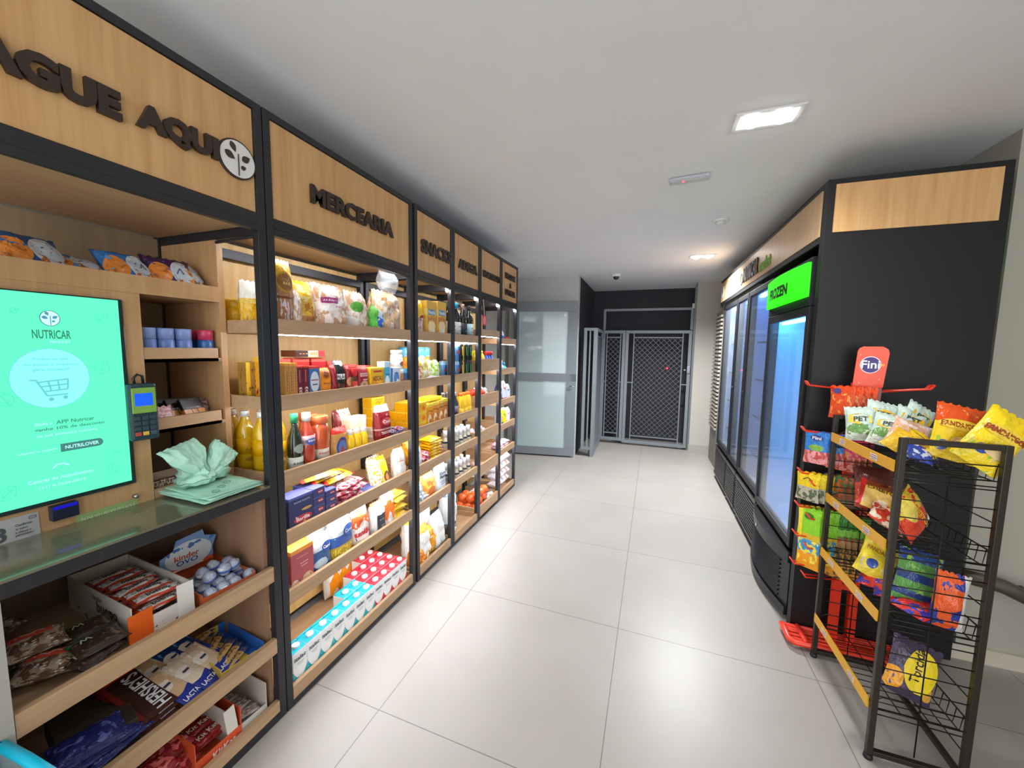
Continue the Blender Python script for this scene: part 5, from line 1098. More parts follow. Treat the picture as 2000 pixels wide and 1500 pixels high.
def egg(): return round_item('surprise_egg', [(.002, 0), (.014, .004), (.021, .016), (.0205, .03), (.013, .042), (.003, .047)], mat('#aab4c8', .08, coat=.9, noise_amt=.5, nscale=90, bump=.5, bscale=120), [('wrapper_band', [(.0216, .016), (.0213, .024)], mat('#4a6ab8', .3))], [('e', 0, .62, .3, .12, '#e9edf4')], n=18)
for i in range(22):
    r_, c_ = i//6, i % 6
    o = inst('egg', egg); kreg(o, 'foil wrapped chocolate egg', 'chocolate egg', 'f', 20+c_+r_*.1) if i < 16 else kreg(o, 'upper foil wrapped egg', 'chocolate egg', 'f', 40+i)
    lay = 1 if i >= 16 else 0
    if not lay: o.location = (-1.40-(i//4)*.047, .828+(i % 4)*.043, Z1+.008)
    else: o.location = (-1.44-((i-16)//3)*.05, .85+((i-16) % 3)*.044, Z1+.052)
    o.rotation_euler = (R(RND.uniform(-25, 25)), R(RND.uniform(-25, 25)), RND.uniform(0, 6))
for i in range(4):
    o = inst('cook', lambda: bag('chocolate_bag', .11, .085, .03, printed('#3a2a22', (('band', .75, .95, '#2a6a4a'), ('blob', 6, .6, .2, .8, '#6d5a44')), .2, .4), [('t', "M", -.2, .62, .12, .2, '#d8d0c0')] if 0 else [('p', [[(-.3, .55), (-.25, .75), (-.2, .6), (-.15, .75), (-.1, .55)]], .003, '#c9c2b4')], 255, False, 1.2))
    flat(kreg(o, 'dark brown chocolate bag', 'chocolate', 'f', .5+i*.1), .545+.010*(i % 2), Z1+.016+(i//2)*.026, .03, .03+(i % 2)*.09, 22-12*i, 6)
for i, (x_, y_, rz_) in enumerate(((-1.56, .45, 5), (-1.44, .44, -18), (-1.68, .45, 12), (-1.50, .455, -6))):
    o = inst('cake', lambda: bag('cake_pack', .13, .09, .045, printed('#6d4a3a', (('blob', 5, .5, 0, 1, '#a8917c'), ('blob', 9, .62, 0, 1, '#d8cfc4')), .12, .6), [('r', 0, .7, .6, .3, '#b8402e'), ('p', [[(-.2, .66), (-.1, .74), (0, .66), (.1, .74), (.2, .66)]], .003, '#e9c4b8')], 257, False, 1.3))
    o.rotation_euler = (R(-80), 0, PI/2+R(rz_*2)); o.location = (x_, y_, Z1+.03+(.04 if i > 1 else 0)); kreg(o, 'clear cake pack with red label', 'cake', 'f', i*.1)
# second shelf under the counter
Z2 = .303
def choco(key, base, layers, art, w_=.065, h_=.17): return inst(key, lambda: bag('chocolate_bar', w_, h_, .013, printed(base, layers, .2, .25), art, 260, False, .7, 12, 16))
def lay(o, desc, x, y, z, rz, rx=-72): kreg(o, desc, 'chocolate bar', 'g', y); o.rotation_euler = (R(rx), 0, PI/2+R(rz)); o.location = (x, y, z); return o
for i in range(3):
    o = choco('hers', '#3a211c', (('band', .86, 1.01, '#c81e1c'), ('vband', 0, .16, '#7c1f22'), ('band', .0, .08, '#4a2a22')), [('v', "HERSHEY'S", .18, .44, .76, .44, '#d9dade')], .10, .22); lay(o, 'chocolate bar with silver lettering, %s in its stack' % ['lowest', 'middle', 'top'][i], -1.375-.006*i, .655, Z2+.018+.016*i, 6)
for i, (yy, xx, dd, c1) in enumerate(((.745, -1.36, 0, '#d8b48c'), (.805, -1.37, 1, '#e0cdb4'), (.865, -1.38, 2, '#dcc0a0'), (.76, -1.45, 3, '#d8b48c'), (.82, -1.46, 4, '#28407c'), (.87, -1.47, 5, '#2c3a66'))):
    o = choco('lacta%d' % (i % 3 if i < 4 else 4), c1, (('band', 0, .28, '#2a3a96'), ('wave', .24, .34, 5, .04, '#2a3a96'), ('blob', 4, .6, .4, 1, '#f0e6d6' if i < 4 else '#6a9ad0'), ('ell', .3, .62, .3, .12, '#ece2d2')), [('t', 'LACTA', 0, .16, .74, .09, '#e9edf6'), ('r', -.1, .62, .3, .05, '#3a3c50')], .072, .18)
    lay(o, ['tan wrapped chocolate bar beside the silver lettered one', 'cream and blue chocolate bar in the middle', 'cream and blue chocolate bar beside the yellow tray', 'tan chocolate bar further back', 'navy blue chocolate bar further back', 'dark blue chocolate bar by the yellow tray'][i], xx, yy, Z2+.02+(.012 if i > 2 else .0), 18, -68)
t3 = tray('display_box', .15, .26, .055, .003, printed('#d9b84a', (('vband', .8, 1, '#2f6ac0'),), .45), (-1.487, .905, Z2), PI/2+R(-6), .75)
tag(t3, 'yellow and blue display tray of peanut bars on the second shelf under counter', 'display box')
for i in range(9):
    o = inst('pbar', lambda: bag('peanut_bar', .12, .028, .014, printed('#c9a468', (('vband', .7, 1, '#2a4a80'), ('blob', 8, .58, 0, 1, '#8a6238')), .2, .3), [('p', [[(-.3, .4), (-.2, .6), (-.1, .4), (0, .6), (.1, .4)]], .003, '#5a3a20')], 265, False, .8, 12, 8)); kreg(o, 'tan peanut bar in yellow tray', 'snack bar', 'g', i)
    o.rotation_euler = (R(-85), 0, PI/2+R(RND.uniform(20, 50))); o.location = (-1.40-i*.024, .905+RND.uniform(-.01, .01), Z2+.022+.012*(i % 3))
o = box('gift_box', .15, .26, .085, mat('#3a3028', .5, name='dark_card')); kput(kreg(o, 'dark brown cardboard box', 'box', 'g', 0), -1.53, .555, Z2, 0, 0, -12)
for i in range(3):
    o = inst('navy', lambda: bag('cookie_bag', .15, .10, .04, printed('#22286a', (('blob', 5, .6, 0, 1, '#5a64a8'),), .15, .6), (), 268, False, 1.6)); flat(kreg(o, 'shiny navy blue cookie pack', 'cookies', 'g', 1+i), .56-.035*i, Z2+.02+i*.022, .04, .015, 10-12*i, 10)
o = bag('cookie_bag', .13, .1, .05, printed('#5c4a30', (('blob', 5, .5, 0, 1, '#8a7448'), ('blob', 8, .6, 0, 1, '#6c2c20')), .15, .6), (), 269, False, 1.6); flat(kreg(o, 'brown crumpled biscuit pack at the far left', 'cookies', 'g', -1), .43, Z2+.03, .05, .04, 10, 10)
for i in range(3):
    o = inst('olive', lambda: bag('chocolate_bag', .1, .09, .03, printed('#3c3f30', (('blob', 5, .5, 0, 1, '#8a8c78'),), .2, .5), (), 270, False, 1.3)); flat(kreg(o, 'olive grey pack behind the chocolate bars', 'chocolate', 'g', 20+i), .66+.06*i, Z2+.035, .03, .22, 20, 8)
# lowest shelf
Z3 = .052
t4 = tray('display_box', .15, .28, .12, .003, mat('#d2532c', .45), (-1.497, .80, Z3), PI/2+R(-2), .45); tag(t4, 'red open display box of wafer bars on the lowest shelf', 'display box')
for i in range(8):
    o = inst('kk', lambda: bag('wafer_bar', .11, .05, .014, printed('#9c2620', (('blob', 6, .6, 0, 1, '#c8504a'),), .2, .3), [('t', 'Kit', -.18, .5, .26, .4, '#ece4de'), ('t', 'Kat', .16, .5, .3, .4, '#ece4de')], 272, False, .7, 12, 8)); kreg(o, 'red wafer bar with white lettering', 'wafer bar', 'h', i)
    o.rotation_euler = (R(-88), 0, PI/2+R(RND.uniform(-8, 8))); o.location = (-1.40-(i % 4)*.056, .80, Z3+.045+(i//4)*.017)
fc = empty('front_print', (0, -.1405, 0), 0); fc.parent = t4
decals(fc, .15, .05, lambda x, z: 0, [('t', 'KitKat', .1, .5, .5, .5, '#f0e2dc')], names=('printed_mark', 'lettering'))
t5 = tray('display_box', .14, .24, .13, .003, mat('#c9c4bc', .5), (-1.478, .905, Z3), PI/2+R(-3), .35); tag(t5, 'pale grey display box with torn white flap on the lowest shelf', 'display box')
m = MB(); m.box(-.018, .018, -.003, 0, .04, .15); m.build('corner_flap', WHT, t5, loc=(-.052, -.121, 0), rot=(0, R(-6), 0))
for i in range(5):
    o = inst('wb', lambda: bag('snack_bar', .11, .04, .014, printed('#c2bcb4', (('blob', 6, .5, 0, 1, '#8a7a70'),), .2, .4), (), 274, False, .8, 10, 8)); kreg(o, 'grey white snack bar in the pale box', 'snack bar', 'h', 10+i)
    o.rotation_euler = (R(-80), 0, PI/2+R(RND.uniform(-30, 30))); o.location = (-1.39-i*.035, .905, Z3+.03+.008*(i % 2))
for i in range(5):
    o = inst('redp', lambda: bag('candy_bag', .12, .10, .04, printed('#8c2024', (('blob', 6, .55, 0, 1, '#d86a60'),), .15, .6), (), 276, False, 1.5, 12, 12)); flat(kreg(o, 'glossy red candy bag', 'candy', 'h', -5+i), .70-.05*(i % 3), Z3+.025+(i//3)*.04, .04, .01+.05*(i % 2), 20-15*(i % 2), 12)

# cyan rimmed basket at the lower left corner
t = empty('shopping_basket', (-1.245, .215, 0), 0, 'bright cyan rim of a basket at the bottom left corner', 'basket')
m = MB(); m.tube([(-.075, .125, .60), (.02, .13, .60), (.14, .133, .60)], .011, 10)
m.tube([(-.075, .125, .60), (-.075, -.12, .60), (.14, -.12, .60), (.14, .133, .60)], .011, 10); m.build('rim', mat('#10b8d8', .35, name='cyan_plastic'), t)
m = MB(); m.box(-.07, -.066, -.115, .12, .30, .60); m.box(.132, .136, -.115, .128, .30, .60); m.box(-.066, .132, -.115, -.111, .30, .60); m.box(-.066, .132, .118, .122, .30, .60); m.box(-.066, .132, -.111, .118, .30, .304)
m.build('basket_body', mat('#7f8c8e', .4, name='grey_plastic'), t)
m = MB()
for x_, y_ in ((-.06, -.1), (.125, -.1), (-.06, .11), (.125, .11)): m.box(x_-.008, x_+.008, y_-.008, y_+.008, 0, .30)
m.build('stand', STEEL, t)

# ------------------------------------------------------------------ refrigerators and their surround on the right
RX = .785
BLK = mat('#08080c', .5, name='black_panel'); BLKG = mat('#141518', .3, name='black_grille')
LIN = mat('#c9d6e4', .35, name='white_liner')
PANE = clearish('#dfeefc', .03, .07, 'fridge_glass')
FLED = mat('#45b0ff', .3, emit=LAMPS['fridge']*1.3, name='cold_led')
FLED2 = mat('#6a9cff', .3, emit=LAMPS['fridge']*.6, name='cold_led_soft')
def fridge(y0, y1, label, led, h=2.03, shelves=4, x0=.80, name='refrigerator'):
    t = empty(name, (x0, y0, 0), 0, label, 'refrigerator', 'glass door refrigerators along the right wall'); W = y1-y0; D = .60
    m = MB(); m.box(.03, D, .004, .024, .03, h); m.box(.03, D, W-.024, W-.004, .03, h); m.box(D-.03, D, .024, W-.024, .03, h); m.box(.03, D, .024, W-.024, h-.03, h); m.box(.03, D, .024, W-.024, .40, .43)
    m.build('cabinet', BLK, t)
    m = MB(); m.box(.06, D-.031, .025, .032, .43, h-.03); m.box(.06, D-.031, W-.032, W-.025, .43, h-.03); m.box(D-.04, D-.031, .032, W-.032, .43, h-.03); m.box(.06, D-.04, .032, W-.032, .431, .437); m.box(.06, D-.04, .032, W-.032, h-.037, h-.031)
    m.build('liner', LIN, t)
    d = MB(); fw = .045; z0, z1 = .42, h-.005
    d.box(0, .03, .006, fw, z0, z1); d.box(0, .03, W-fw, W-.006, z0, z1); d.box(0, .03, fw, W-fw, z1-fw, z1); d.box(0, .03, fw, W-fw, z0, z0+fw)
    dr = d.build('door', BLK, t, bevel=.003)
    g = MB(); g.box(.010, .015, fw-.004, W-fw+.004, z0+fw-.004, z1-fw+.004); g.build('glass_pane', PANE, dr)
    hd = MB(); hd.lathe([(.008, 0), (.008, .004)], n=12); hd.build('door_lock', mat('#8a8c90', .3, .8), dr, loc=(.0, W-fw*.5, 1.15), rot=(0, -PI/2, 0))
    l = MB(); l.box(.035, .05, .026, .042, .5, h-.1); l.build('led_tube', led, t)
    l = MB(); l.box(.07, .10, .05, W-.05, h-.06, h-.045); l.build('led_tube', led, t)
    for k in range(shelves):
        zz = .62+k*(h-.75)/shelves; s = MB()
        s.box(.08, .085, .034, W-.034, zz, zz+.012); s.box(.5, .505, .034, W-.034, zz, zz+.008)
        for q in range(9): yy = .05+q*(W-.1)/8; s.box(.08, .5, yy-.002, yy+.002, zz, zz+.004)
        s.build('wire_shelf', mat('#9fa8b2', .3, .6), t)
    b = MB(); b.box(-.002, .05, .008, W-.008, .05, .395); b.box(-.008, -.002, .008, W-.008, .365, .395); b.box(-.008, -.002, .008, W-.008, .05, .075)
    for q in range(11): b.box(-.008, -.002, .03, W-.03, .09+q*.024, .102+q*.024)
    b.box(.01, .05, .01, W-.01, 0, .05); b.build('grille', BLKG, t)
    return t
f4 = fridge(4.36, 5.05, 'farthest glass door refrigerator with bluish light', FLED2)
f3 = fridge(3.90, 4.355, 'narrow glass door refrigerator second from the far end', FLED2)
f2 = fridge(3.19, 3.895, 'glass door refrigerator directly behind the frozen food freezer', FLED2)
f1 = fridge(2.42, 3.16, 'nearest freezer glowing bright blue under a green FROZEN sign', FLED, h=1.97-.22, shelves=0, x0=.775, name='freezer')
for ch in f1.children:
    if ch.name.startswith('grille'): bpy.data.objects.remove(ch); break
# bowed base grille
m = MB(); W = .74; n = 14
def bow(y): return -.055*math.sin(PI*y/W)
for (z0, z1, off) in ((.03, .075, 0), (.335, .392, 0), (.075, .335, .012)):
    vs = []; fs = []
    for i in range(n+1):
        y = W*i/n; x = bow(y)+off
        vs += [(x, y, z0), (x, y, z1), (.06, y, z1), (.06, y, z0)]
    for i in range(n):
        a = i*4
        for q in range(4): fs.append((a+q, a+4+q, a+4+(q+1) % 4, a+(q+1) % 4))
    fs += [(0,1,2,3), tuple(n*4+q for q in (3,2,1,0))]
    m.add(vs, fs)
for k_ in range(9):
    z0 = .095+k_*.026; vs = []; fs = []
    for i in range(n+1):
        y = .08+(W-.16)*i/n; x = bow(y)+.002
        vs += [(x, y, z0), (x+.010, y, z0+.014), (x+.012, y, z0)]
    for i in range(n):
        a = i*3
        for q in range(3): fs.append((a+q, a+3+q, a+3+(q+1) % 3, a+(q+1) % 3))
    m.add(vs, fs)
m.box(.06, .5, .0, W, .03, .385)
m.build('grille', mat('#191a1f', .35, name='bowed_grille'), f1)
m = MB(); m.lathe([(.009, 0), (.009, .003)], n=16); m.build('badge', mat('#c9ccd2', .3, .4), f1, loc=(-.057, .42, .36), rot=(0, -PI/2, 0))
# lit green sign
GRN = mat('#2fee0c', .4, emit=.68, name='lit_green_sign')
m = MB(); vs = []; fs = []
for i in range(n+1):
    y = .02+.72*i/n; x = -.015-.05*math.sin(PI*i/n)*.5
    vs += [(x, y, 1.797), (x, y, 1.975), (.10, y, 1.975), (.10, y, 1.797)]
for i in range(n):
    a = i*4
    for q in range(4): fs.append((a+q, a+(q+1) % 4, a+4+(q+1) % 4, a+4+q))
fs += [(3,2,1,0), tuple(n*4+q for q in (0,1,2,3))]
m.add(vs, fs); sg = m.build('lit_sign', GRN, f1)
m = MB(); m.box(.0, .09, .01, .73, 1.75, 2.0); m.box(.09, .60, .02, .72, 1.75, 1.77); m.build('sign_box', BLK, f1)
tv, tf, x0_, x1_, y0_, y1_ = text_geo('FROZEN', .05)
mb = MB(); mb.add([(-.015-.025*math.sin(PI*(yy-.02)/.72)-.004, yy, 1.874+(v[1]-(y0_+y1_)/2)/(y1_-y0_)*.068) for v in tv for yy in [.42-(v[0]-(x0_+x1_)/2)/(x1_-x0_)*.36]], tf)
mb.build('lettering', mat('#0c2410', .5), sg)
# surround
t = empty('fridge_surround', (RX, 2.345, 0), 0, 'black surround with oak header boards around the refrigerators', 'cabinet')
m = MB(); D = .66
m.box(0, D, 0, .03, .02, 2.345); m.box(.0, .03, .03, .05, 0, 2.345)
m.box(0, .025, .05, 2.92, 2.315, 2.345); m.box(0, .025, 2.895, 2.92, 2.03, 2.315); m.box(0, .025, .05, 2.92, 2.055, 2.085); m.box(.05, D, .03, 2.9, 2.30, 2.33)
m.build('panel', BLK, t, bevel=.001)
m = MB(); m.box(.032, D-.035, -.006, 0, 2.092, 2.318); m.build('end_board', OAK_H, t)
m = MB(); m.box(-.004, .012, .055, 2.89, 2.088, 2.312); hb = m.build('header_board', wood('#b8936a', '#cdab80', 2, .35), t)
sign('NUTRICAR', .50, .13, .010, LETTER, hb, (-.004, 1.46, 2.195), (0, 0, -PI/2), .03)
sign('market', .28, .09, .006, mat('#6a9a2c', .5), hb, (-.004, 1.02, 2.17), (0, 0, -PI/2), .02)
m = MB(); m.lathe([(.055, 0), (.055, .004), (.047, .004), (.047, 0)], n=28, cap=False); lo = m.build('logo_ring', LETTER, hb, loc=(-.004, 1.80, 2.18), rot=(0, -PI/2, 0))
lf = empty('logo_plant', (-.006, 1.80, 2.18), -PI/2); lf.parent = t; decals(lf, 1, 1, lambda x, z: 0, plant_logo(.85, '#5c6a3a'), names=('leaf', 'lettering'))
m = MB(); m.lathe([(.07, 0), (.07, .004)], n=28); m.build('logo_disc', mat('#c9c4c4', .5), hb, loc=(-.004, 2.78, 2.20), rot=(0, -PI/2, 0))
lf = empty('logo_plant', (-.010, 2.78, 2.20), -PI/2); lf.parent = t; decals(lf, 1, 1, lambda x, z: 0, plant_logo(1, '#6d6660'), names=('leaf', 'lettering'))
m = MB(); m.tube([(-.016, .06, 2.32), (-.016, 2.9, 2.33)], .003); m.build('cable', mat('#1a1a1a', .4), t)
# louvred shutter beyond the fridges
t = empty('louvred_shutter', (.84, 5.42, 0), 0, 'grey louvred shutter seen edge on beyond the last refrigerator', 'shutter')
m = MB(); m.box(.01, .04, 0, .5, 0, 2.02); m.build('frame', mat('#77716a', .5), t)
for k_ in range(30):
    m = MB() if k_ == 0 else m
    m.box(-.014, .01, .01, .49, .49+k_*.05, .515+k_*.05)
m.build('slats', mat('#a9a196', .5), t)

# ------------------------------------------------------------------ red candy stand
RED = mat('#e8381c', .35, coat=.3, name='red_metal')
t = empty('candy_stand', (.98, 2.275, 0), 0, 'red metal hook stand of candy bags between wire rack and black panel', 'display stand')
m = MB()
m.tube([(-.215, -.078, .03), (-.235, -.06, .03), (-.235, .06, .03), (-.215, .05, .03), (.30, .05, .03), (.33, .05, .03), (.33, -.06, .03), (.30, -.078, .03)], .014, 10, closed=True)
for yy in (-.05, -.02, .012, .03): m.tube([(-.235, yy, .03), (.33, yy, .03)], .009)
for xx in (-.17, .26): m.tube([(xx, -.078, .045), (xx, .045, .045)], .012)
m.build('base', RED, t)
m = MB()
for xx in (-.035, .035): m.box(xx-.016, xx+.016, -.012, .02, .04, 1.36)
for zz in (.32, .62, .95, 1.25): m.box(-.03, .03, -.01, .01, zz, zz+.03)
m.build('posts', RED, t)
m = MB(); pts = [(-.058, 0), (.052, 0), (.064, .16), (.058, .178), (.040, .19), (-.030, .19), (-.044, .182), (-.050, .168)]
m.add([(x, -.0025, z) for x, z in pts]+[(x, .0025, z) for x, z in pts], [tuple(range(8)), tuple(reversed(range(8, 16)))]+[(i, i+8, (i+1) % 8+8, (i+1) % 8) for i in range(8)])
tp = m.build('header_sign', mat('#f04a1c', .35, coat=.3), t, loc=(-.005, -.03, 1.345), rot=(0, 0, R(-6)))
decals(tp, .12, .19, lambda x, z: .0025, [('e', 0, .55, .32, .21, '#f0e4ea'), ('e', 0, .55, .29, .19, '#4a3a80'), ('t', 'Fini', 0, .56, .56, .2, '#f4f2f4'), ('e', -.33, .8, .02, .012, '#f6c8a8'), ('e', .3, .2, .03, .02, '#f6a070'), ('r', .36, .55, .1, .05, '#f6b04a'), ('e', -.3, .1, .02, .012, '#f6c8a8')])
m = MB(); m.box(-.05, .045, -.035, -.01, 1.27, 1.345); m.build('price_holder', clearish('#c8a0b0', .1, .35), t)
def hookpair(z, s, x1, y1, name='hook'):
    m = MB()
    for dy in (-.014, .014):
        m.tube([(s*.03, dy, z-.02), (x1, y1+dy, z), (x1+s*.012, y1+dy, z+.018)], .0038, 6)
    m.tube([(x1+s*.012, y1-.014, z+.018), (x1+s*.012, y1+.014, z+.018)], .0038, 6)
    m.build(name, RED, t)
for z in (1.345, 1.12, .91, .74, .59, .44):
    hookpair(z, -1, -.245, -.055)
    if z < 1.0: hookpair(z-.05, -1, -.20, -.075)
for z, xx, yy in ((1.345, .22, -.02), (1.34, .245, .04), (.92, .12, -.03), (.78, .12, -.03), (.56, .13, -.03)): hookpair(z, 1, xx, yy)
# candy bags hanging on the hooks
def candy(key, base, layers, art, w_=.105, h_=.16): return inst(key, lambda: bag('candy_bag', w_, h_, .012, printed(base, layers, .2, .4), art, 300, False, .9, 12, 14))
def hang(key, base, layers, art, desc, x0, n_, z, dx=.02, y0=2.212, yaw=-38, w_=.10, h_=.155, order=0):
    for i in range(n_):
        o = candy(key, base, layers, art, w_, h_); reg(o, desc, 'candy bag', 'stand', 0, i)
        o.location = (x0+i*dx, y0+i*dx*.12, z-h_+.012); o.rotation_euler = (R(RND.uniform(-3, 3)), 0, R(yaw+RND.uniform(-4, 4)))
UN['rack'] = 'of wire rack'
UN['stand'] = ''
FB = ('e', 0, .8, .2, .09, '#3f3a86')
hang('cor', '#e04a1c', (('blob', 5, .6, 0, .8, '#f2a24a'),), [('e', -.2, .85, .16, .08, '#4a3a80')], 'orange red candy bag on the topmost hook', .87, 4, 1.335, .028)
hang('cbl', '#2f7fd0', (('band', .0, .4, '#e9a0a0'), ('blob', 6, .5, 0, .4, '#c8504a'), ('ell', .5, .5, .3, .1, '#7fb04a')), [('e', 0, .82, .26, .09, '#2a3a8c'), ('t', 'Fini', 0, .82, .36, .1, '#f2f2f6')], 'sky blue candy bag on the second hook', .785, 4, 1.105, .022)
hang('cpk', '#e0285c', (('band', .0, .42, '#e8907c'), ('blob', 5, .5, 0, .42, '#c8402c'), ('ell', .5, .48, .35, .1, '#e87848')), [('e', 0, .8, .28, .1, '#eceaf2'), ('e', 0, .8, .25, .085, '#4a3a80'), ('t', 'Fini', 0, .8, .34, .1, '#f2f2f6')], 'pink candy bag on the second hook', .885, 4, 1.10, .024, w_=.11, h_=.17)
hang('cye', '#f0d21e', (('band', .0, .5, '#b9b2a0'), ('blob', 5, .5, 0, .45, '#5a6a4a')), [('p', [[(-.2, .75), (0, .85), (.2, .75)]], .004, '#5a3a20')], 'yellow candy bag on the third hook', .765, 3, .90, .03, h_=.14)
hang('cgn', '#3f8a5a', (('band', .0, .5, '#a8886a'), ('blob', 5, .5, .3, 1, '#d8702a')), [], 'green and orange candy bag on the third hook', .87, 3, .90, .03, h_=.15)
hang('clm', '#8fd62a', (('band', .0, .2, '#e0c030'), ('vband', 0, .22, '#f0e23a')), [('e', 0, .75, .2, .1, '#3a7a2c')], 'lime green candy bag on the fourth hook', .785, 4, .725, .024, h_=.165)
hang('cdg', '#3f8a34', (('band', .0, .3, '#c9a06a'), ('blob', 5, .55, 0, .4, '#e0603a'), ('wave', .4, .6, 10, .05, '#8fd04a')), [], 'dark green candy bag on the fourth hook', .885, 5, .715, .024, h_=.165)
hang('cbo', '#3f9ad0', (('band', .0, .5, '#f0a01e'), ('blob', 5, .55, .2, .9, '#f4e04a')), [], 'blue and orange candy bag on the fifth hook', .79, 3, .575, .03, h_=.16)
hang('cor2', '#e09a2e', (('blob', 5, .5, 0, 1, '#6d5a34'), ('blob', 7, .6, 0, .5, '#3f8a4a')), [], 'amber and brown candy bag on the fifth hook', .885, 4, .565, .028, h_=.17)

# ------------------------------------------------------------------ black wire rack
RK = mat('#15140f', .35, .4, name='black_wire'); RKP = mat('#2a231b', .35, .2, name='rack_post')
X0, X1, Y0, Y1, H = .825, 1.105, 1.655, 2.175, 1.215
t = empty('wire_rack', (X0, Y0, 0), 0, 'tall black wire snack rack with yellow price rails in the right foreground', 'rack')
Wd, L_ = X1-X0, Y1-Y0; p = .019
m = MB()
for xx in (0, Wd-p):
    for yy in (0, L_-p): m.box(xx, xx+p, yy, yy+p, .02, H)
for yy in (0, L_-p): m.box(p, Wd-p, yy, yy+p, H-p, H); m.box(p, Wd-p, yy, yy+p, .02, .02+p)
m.box(Wd-p, Wd, p, L_-p, .02, .02+p)
m.build('frame', RKP, t, bevel=.002)
for xx in (p/2, Wd-p/2):
    for yy in (p/2, L_-p/2):
        f = MB(); f.lathe([(.013, 0), (.015, .004), (.012, .02)], c=(xx, yy), n=14); f.build('foot', mat('#0c0c0c', .6), t)
LV = [1.09, .80, .53, .19]
for zz in LV:
    s = MB(); r = .0022
    z0 = zz
    # tray floor, rising front rail on the aisle side, side fences
    for q in range(15): y = .03+q*(L_-.06)/14; s.tube([(.006, y, z0+.028), (.012, y, z0), (Wd-.02, y, z0), (Wd-.014, y, z0+.055)], r*.8, 5)
    for q in range(4): x = .02+q*(Wd-.045)/3; s.tube([(x, .03, z0), (x, L_-.03, z0)], r, 6)
    for x, z in ((.006, z0+.028), (Wd-.014, z0+.055)): s.tube([(x, .02, z), (x, L_-.02, z)], r*1.2, 6)
    for yy in (.024, L_-.024):
        s.tube([(.008, yy, z0+.028), (.04, yy, z0+.05), (Wd-.014, yy, z0+.05)], r, 6); s.tube([(.01, yy, z0), (Wd-.014, yy, z0)], r*1.1, 6); s.tube([(.01, yy, z0-.02), (Wd-.014, yy, z0-.02)], r, 6)
    sh = s.build('wire_shelf', RK, t)
    pr = MB(); pr.box(-.006, -.001, p, L_-p, z0+.002, z0+.042); rail = pr.build('price_rail', mat('#e0a422', .4, name='yellow_rail'), sh)
    e = empty('rail_face', (-.006, L_/2, z0+.022), -PI/2); e.parent = sh
    for yy in (-.13, .12):
        decals(e, 1, 1, lambda x, z: 0, [('r', yy, 0, .05, .024, '#e8dccb'), ('r', yy, .006, .04, .003, '#b85a4a'), ('r', yy, -.002, .044, .003, '#7a6a9a'), ('r', yy, -.008, .03, .002, '#7a6a9a')], names=('price_label', 'lettering'))
s = MB(); r = .0022
for yy in (.013, L_-.013):
    z = .30
    while z < 1.08:
        s.tube([(p*.6, yy, z), (Wd-p*.6, yy, z)], r, 5); z += .0635
    s.tube([(Wd/2, yy, .05), (Wd/2, yy, 1.1)], r, 5)
s.build('end_wires', RK, t)
s = MB()
for z in (.12, .32, .66, .95):
    s = MB(); s.tube([(Wd-.012, .01, z), (Wd-.012, L_-.01, z)], r, 5); s.build('back_wire', RK, t)
# bags on the rack
def rbag(name, desc, lvl, x, y, w_, h_, th, base, layers, art, seed, rx, ry, rz, order=0, dz=.012):
    o = bag(name, w_, h_, th, printed(base, layers, .22, .45), art, seed, False, 1.3); reg(o, desc, 'snack bag', 'rack', {0: 'top tray', 1: 'second tray', 2: 'third tray', 3: 'lowest tray'}[lvl], order)
    o.location = (x, y, LV[lvl]+dz); o.rotation_euler = (R(rx), R(ry), R(rz)); return o
PT = (('band', .0, .3, '#d9e3d4'), ('blob', 5, .6, 0, .5, '#7a9a5a'), ('ell', .4, .3, .3, .14, '#6d9a52'))
PA = [('g', [(-.36, .48), (-.05, .42), (.32, .46), (.3, .66), (0, .72), (-.34, .7)], '#f0c024'), ('t', 'PET', 0, .57, .42, .13, '#3a3a20')]
for i, (x, y, rx, ry, rz, dz) in enumerate(((.895, 2.07, -32, -6, -22, .03), (.955, 2.09, -30, 14, -10, .055), (.93, 1.98, -42, 10, -26, .03), (1.03, 2.06, -38, 24, -12, .05), (1.06, 2.11, -26, 34, 0, .06))):
    rbag('pet_treats_bag', ['mint green pouch with yellow flag at the far left corner', 'mint pouch leaning behind the corner one', 'mint pouch lying in front with yellow arrow flag', 'mint pouch in the middle of the heap', 'mint pouch on its side at the heap back'][i], 0, x, y, .115, .165, .055, '#c6ddd0', PT, PA, 310+i, rx, ry, rz, i, dz)
rbag('snack_bag', 'peach pink pouch in the top heap', 0, .97, 1.93, .13, .16, .05, '#e8b89a', (('blob', 4, .55, 0, 1, '#f2ded6'), ('blob', 7, .6, .3, 1, '#e0a82c')), (), 318, -52, 22, -20, 6, .04)
rbag('snack_bag', 'yellow and navy pouch at the rail', 0, .90, 1.85, .10, .13, .045, '#e8b82a', (('vband', .6, 1, '#22388c'), ('blob', 5, .6, 0, .6, '#f2d860')), (), 319, -60, 30, -35, 7, .04)
rbag('snack_bag', 'navy and white pouch near the post', 0, .93, 1.78, .10, .12, .045, '#26409c', (('blob', 5, .55, 0, 1, '#c9ced8'),), (), 320, -65, 20, -20, 8, .03)
rbag('snack_bag', 'crumpled yellow pouch with blue end', 0, .985, 1.80, .12, .12, .045, '#f0ca24', (('vband', .75, 1, '#2a4690'), ('blob', 5, .6, 0, 1, '#d89a2c')), (), 321, -70, 60, 10, 9, .03)
FA = [('e', 0, .60, .44, .1, '#e9c83a'), ('p', [[(-.38, .56), (-.3, .64), (-.2, .57), (-.1, .64), (0, .57), (.1, .64), (.2, .57), (.3, .63), (.38, .58)]], .006, '#b8501c'), ('t', 'FANDANGOS', 0, .60, .78, .1, '#8c3a12'), ('e', .1, .3, .26, .1, '#e9c890')]
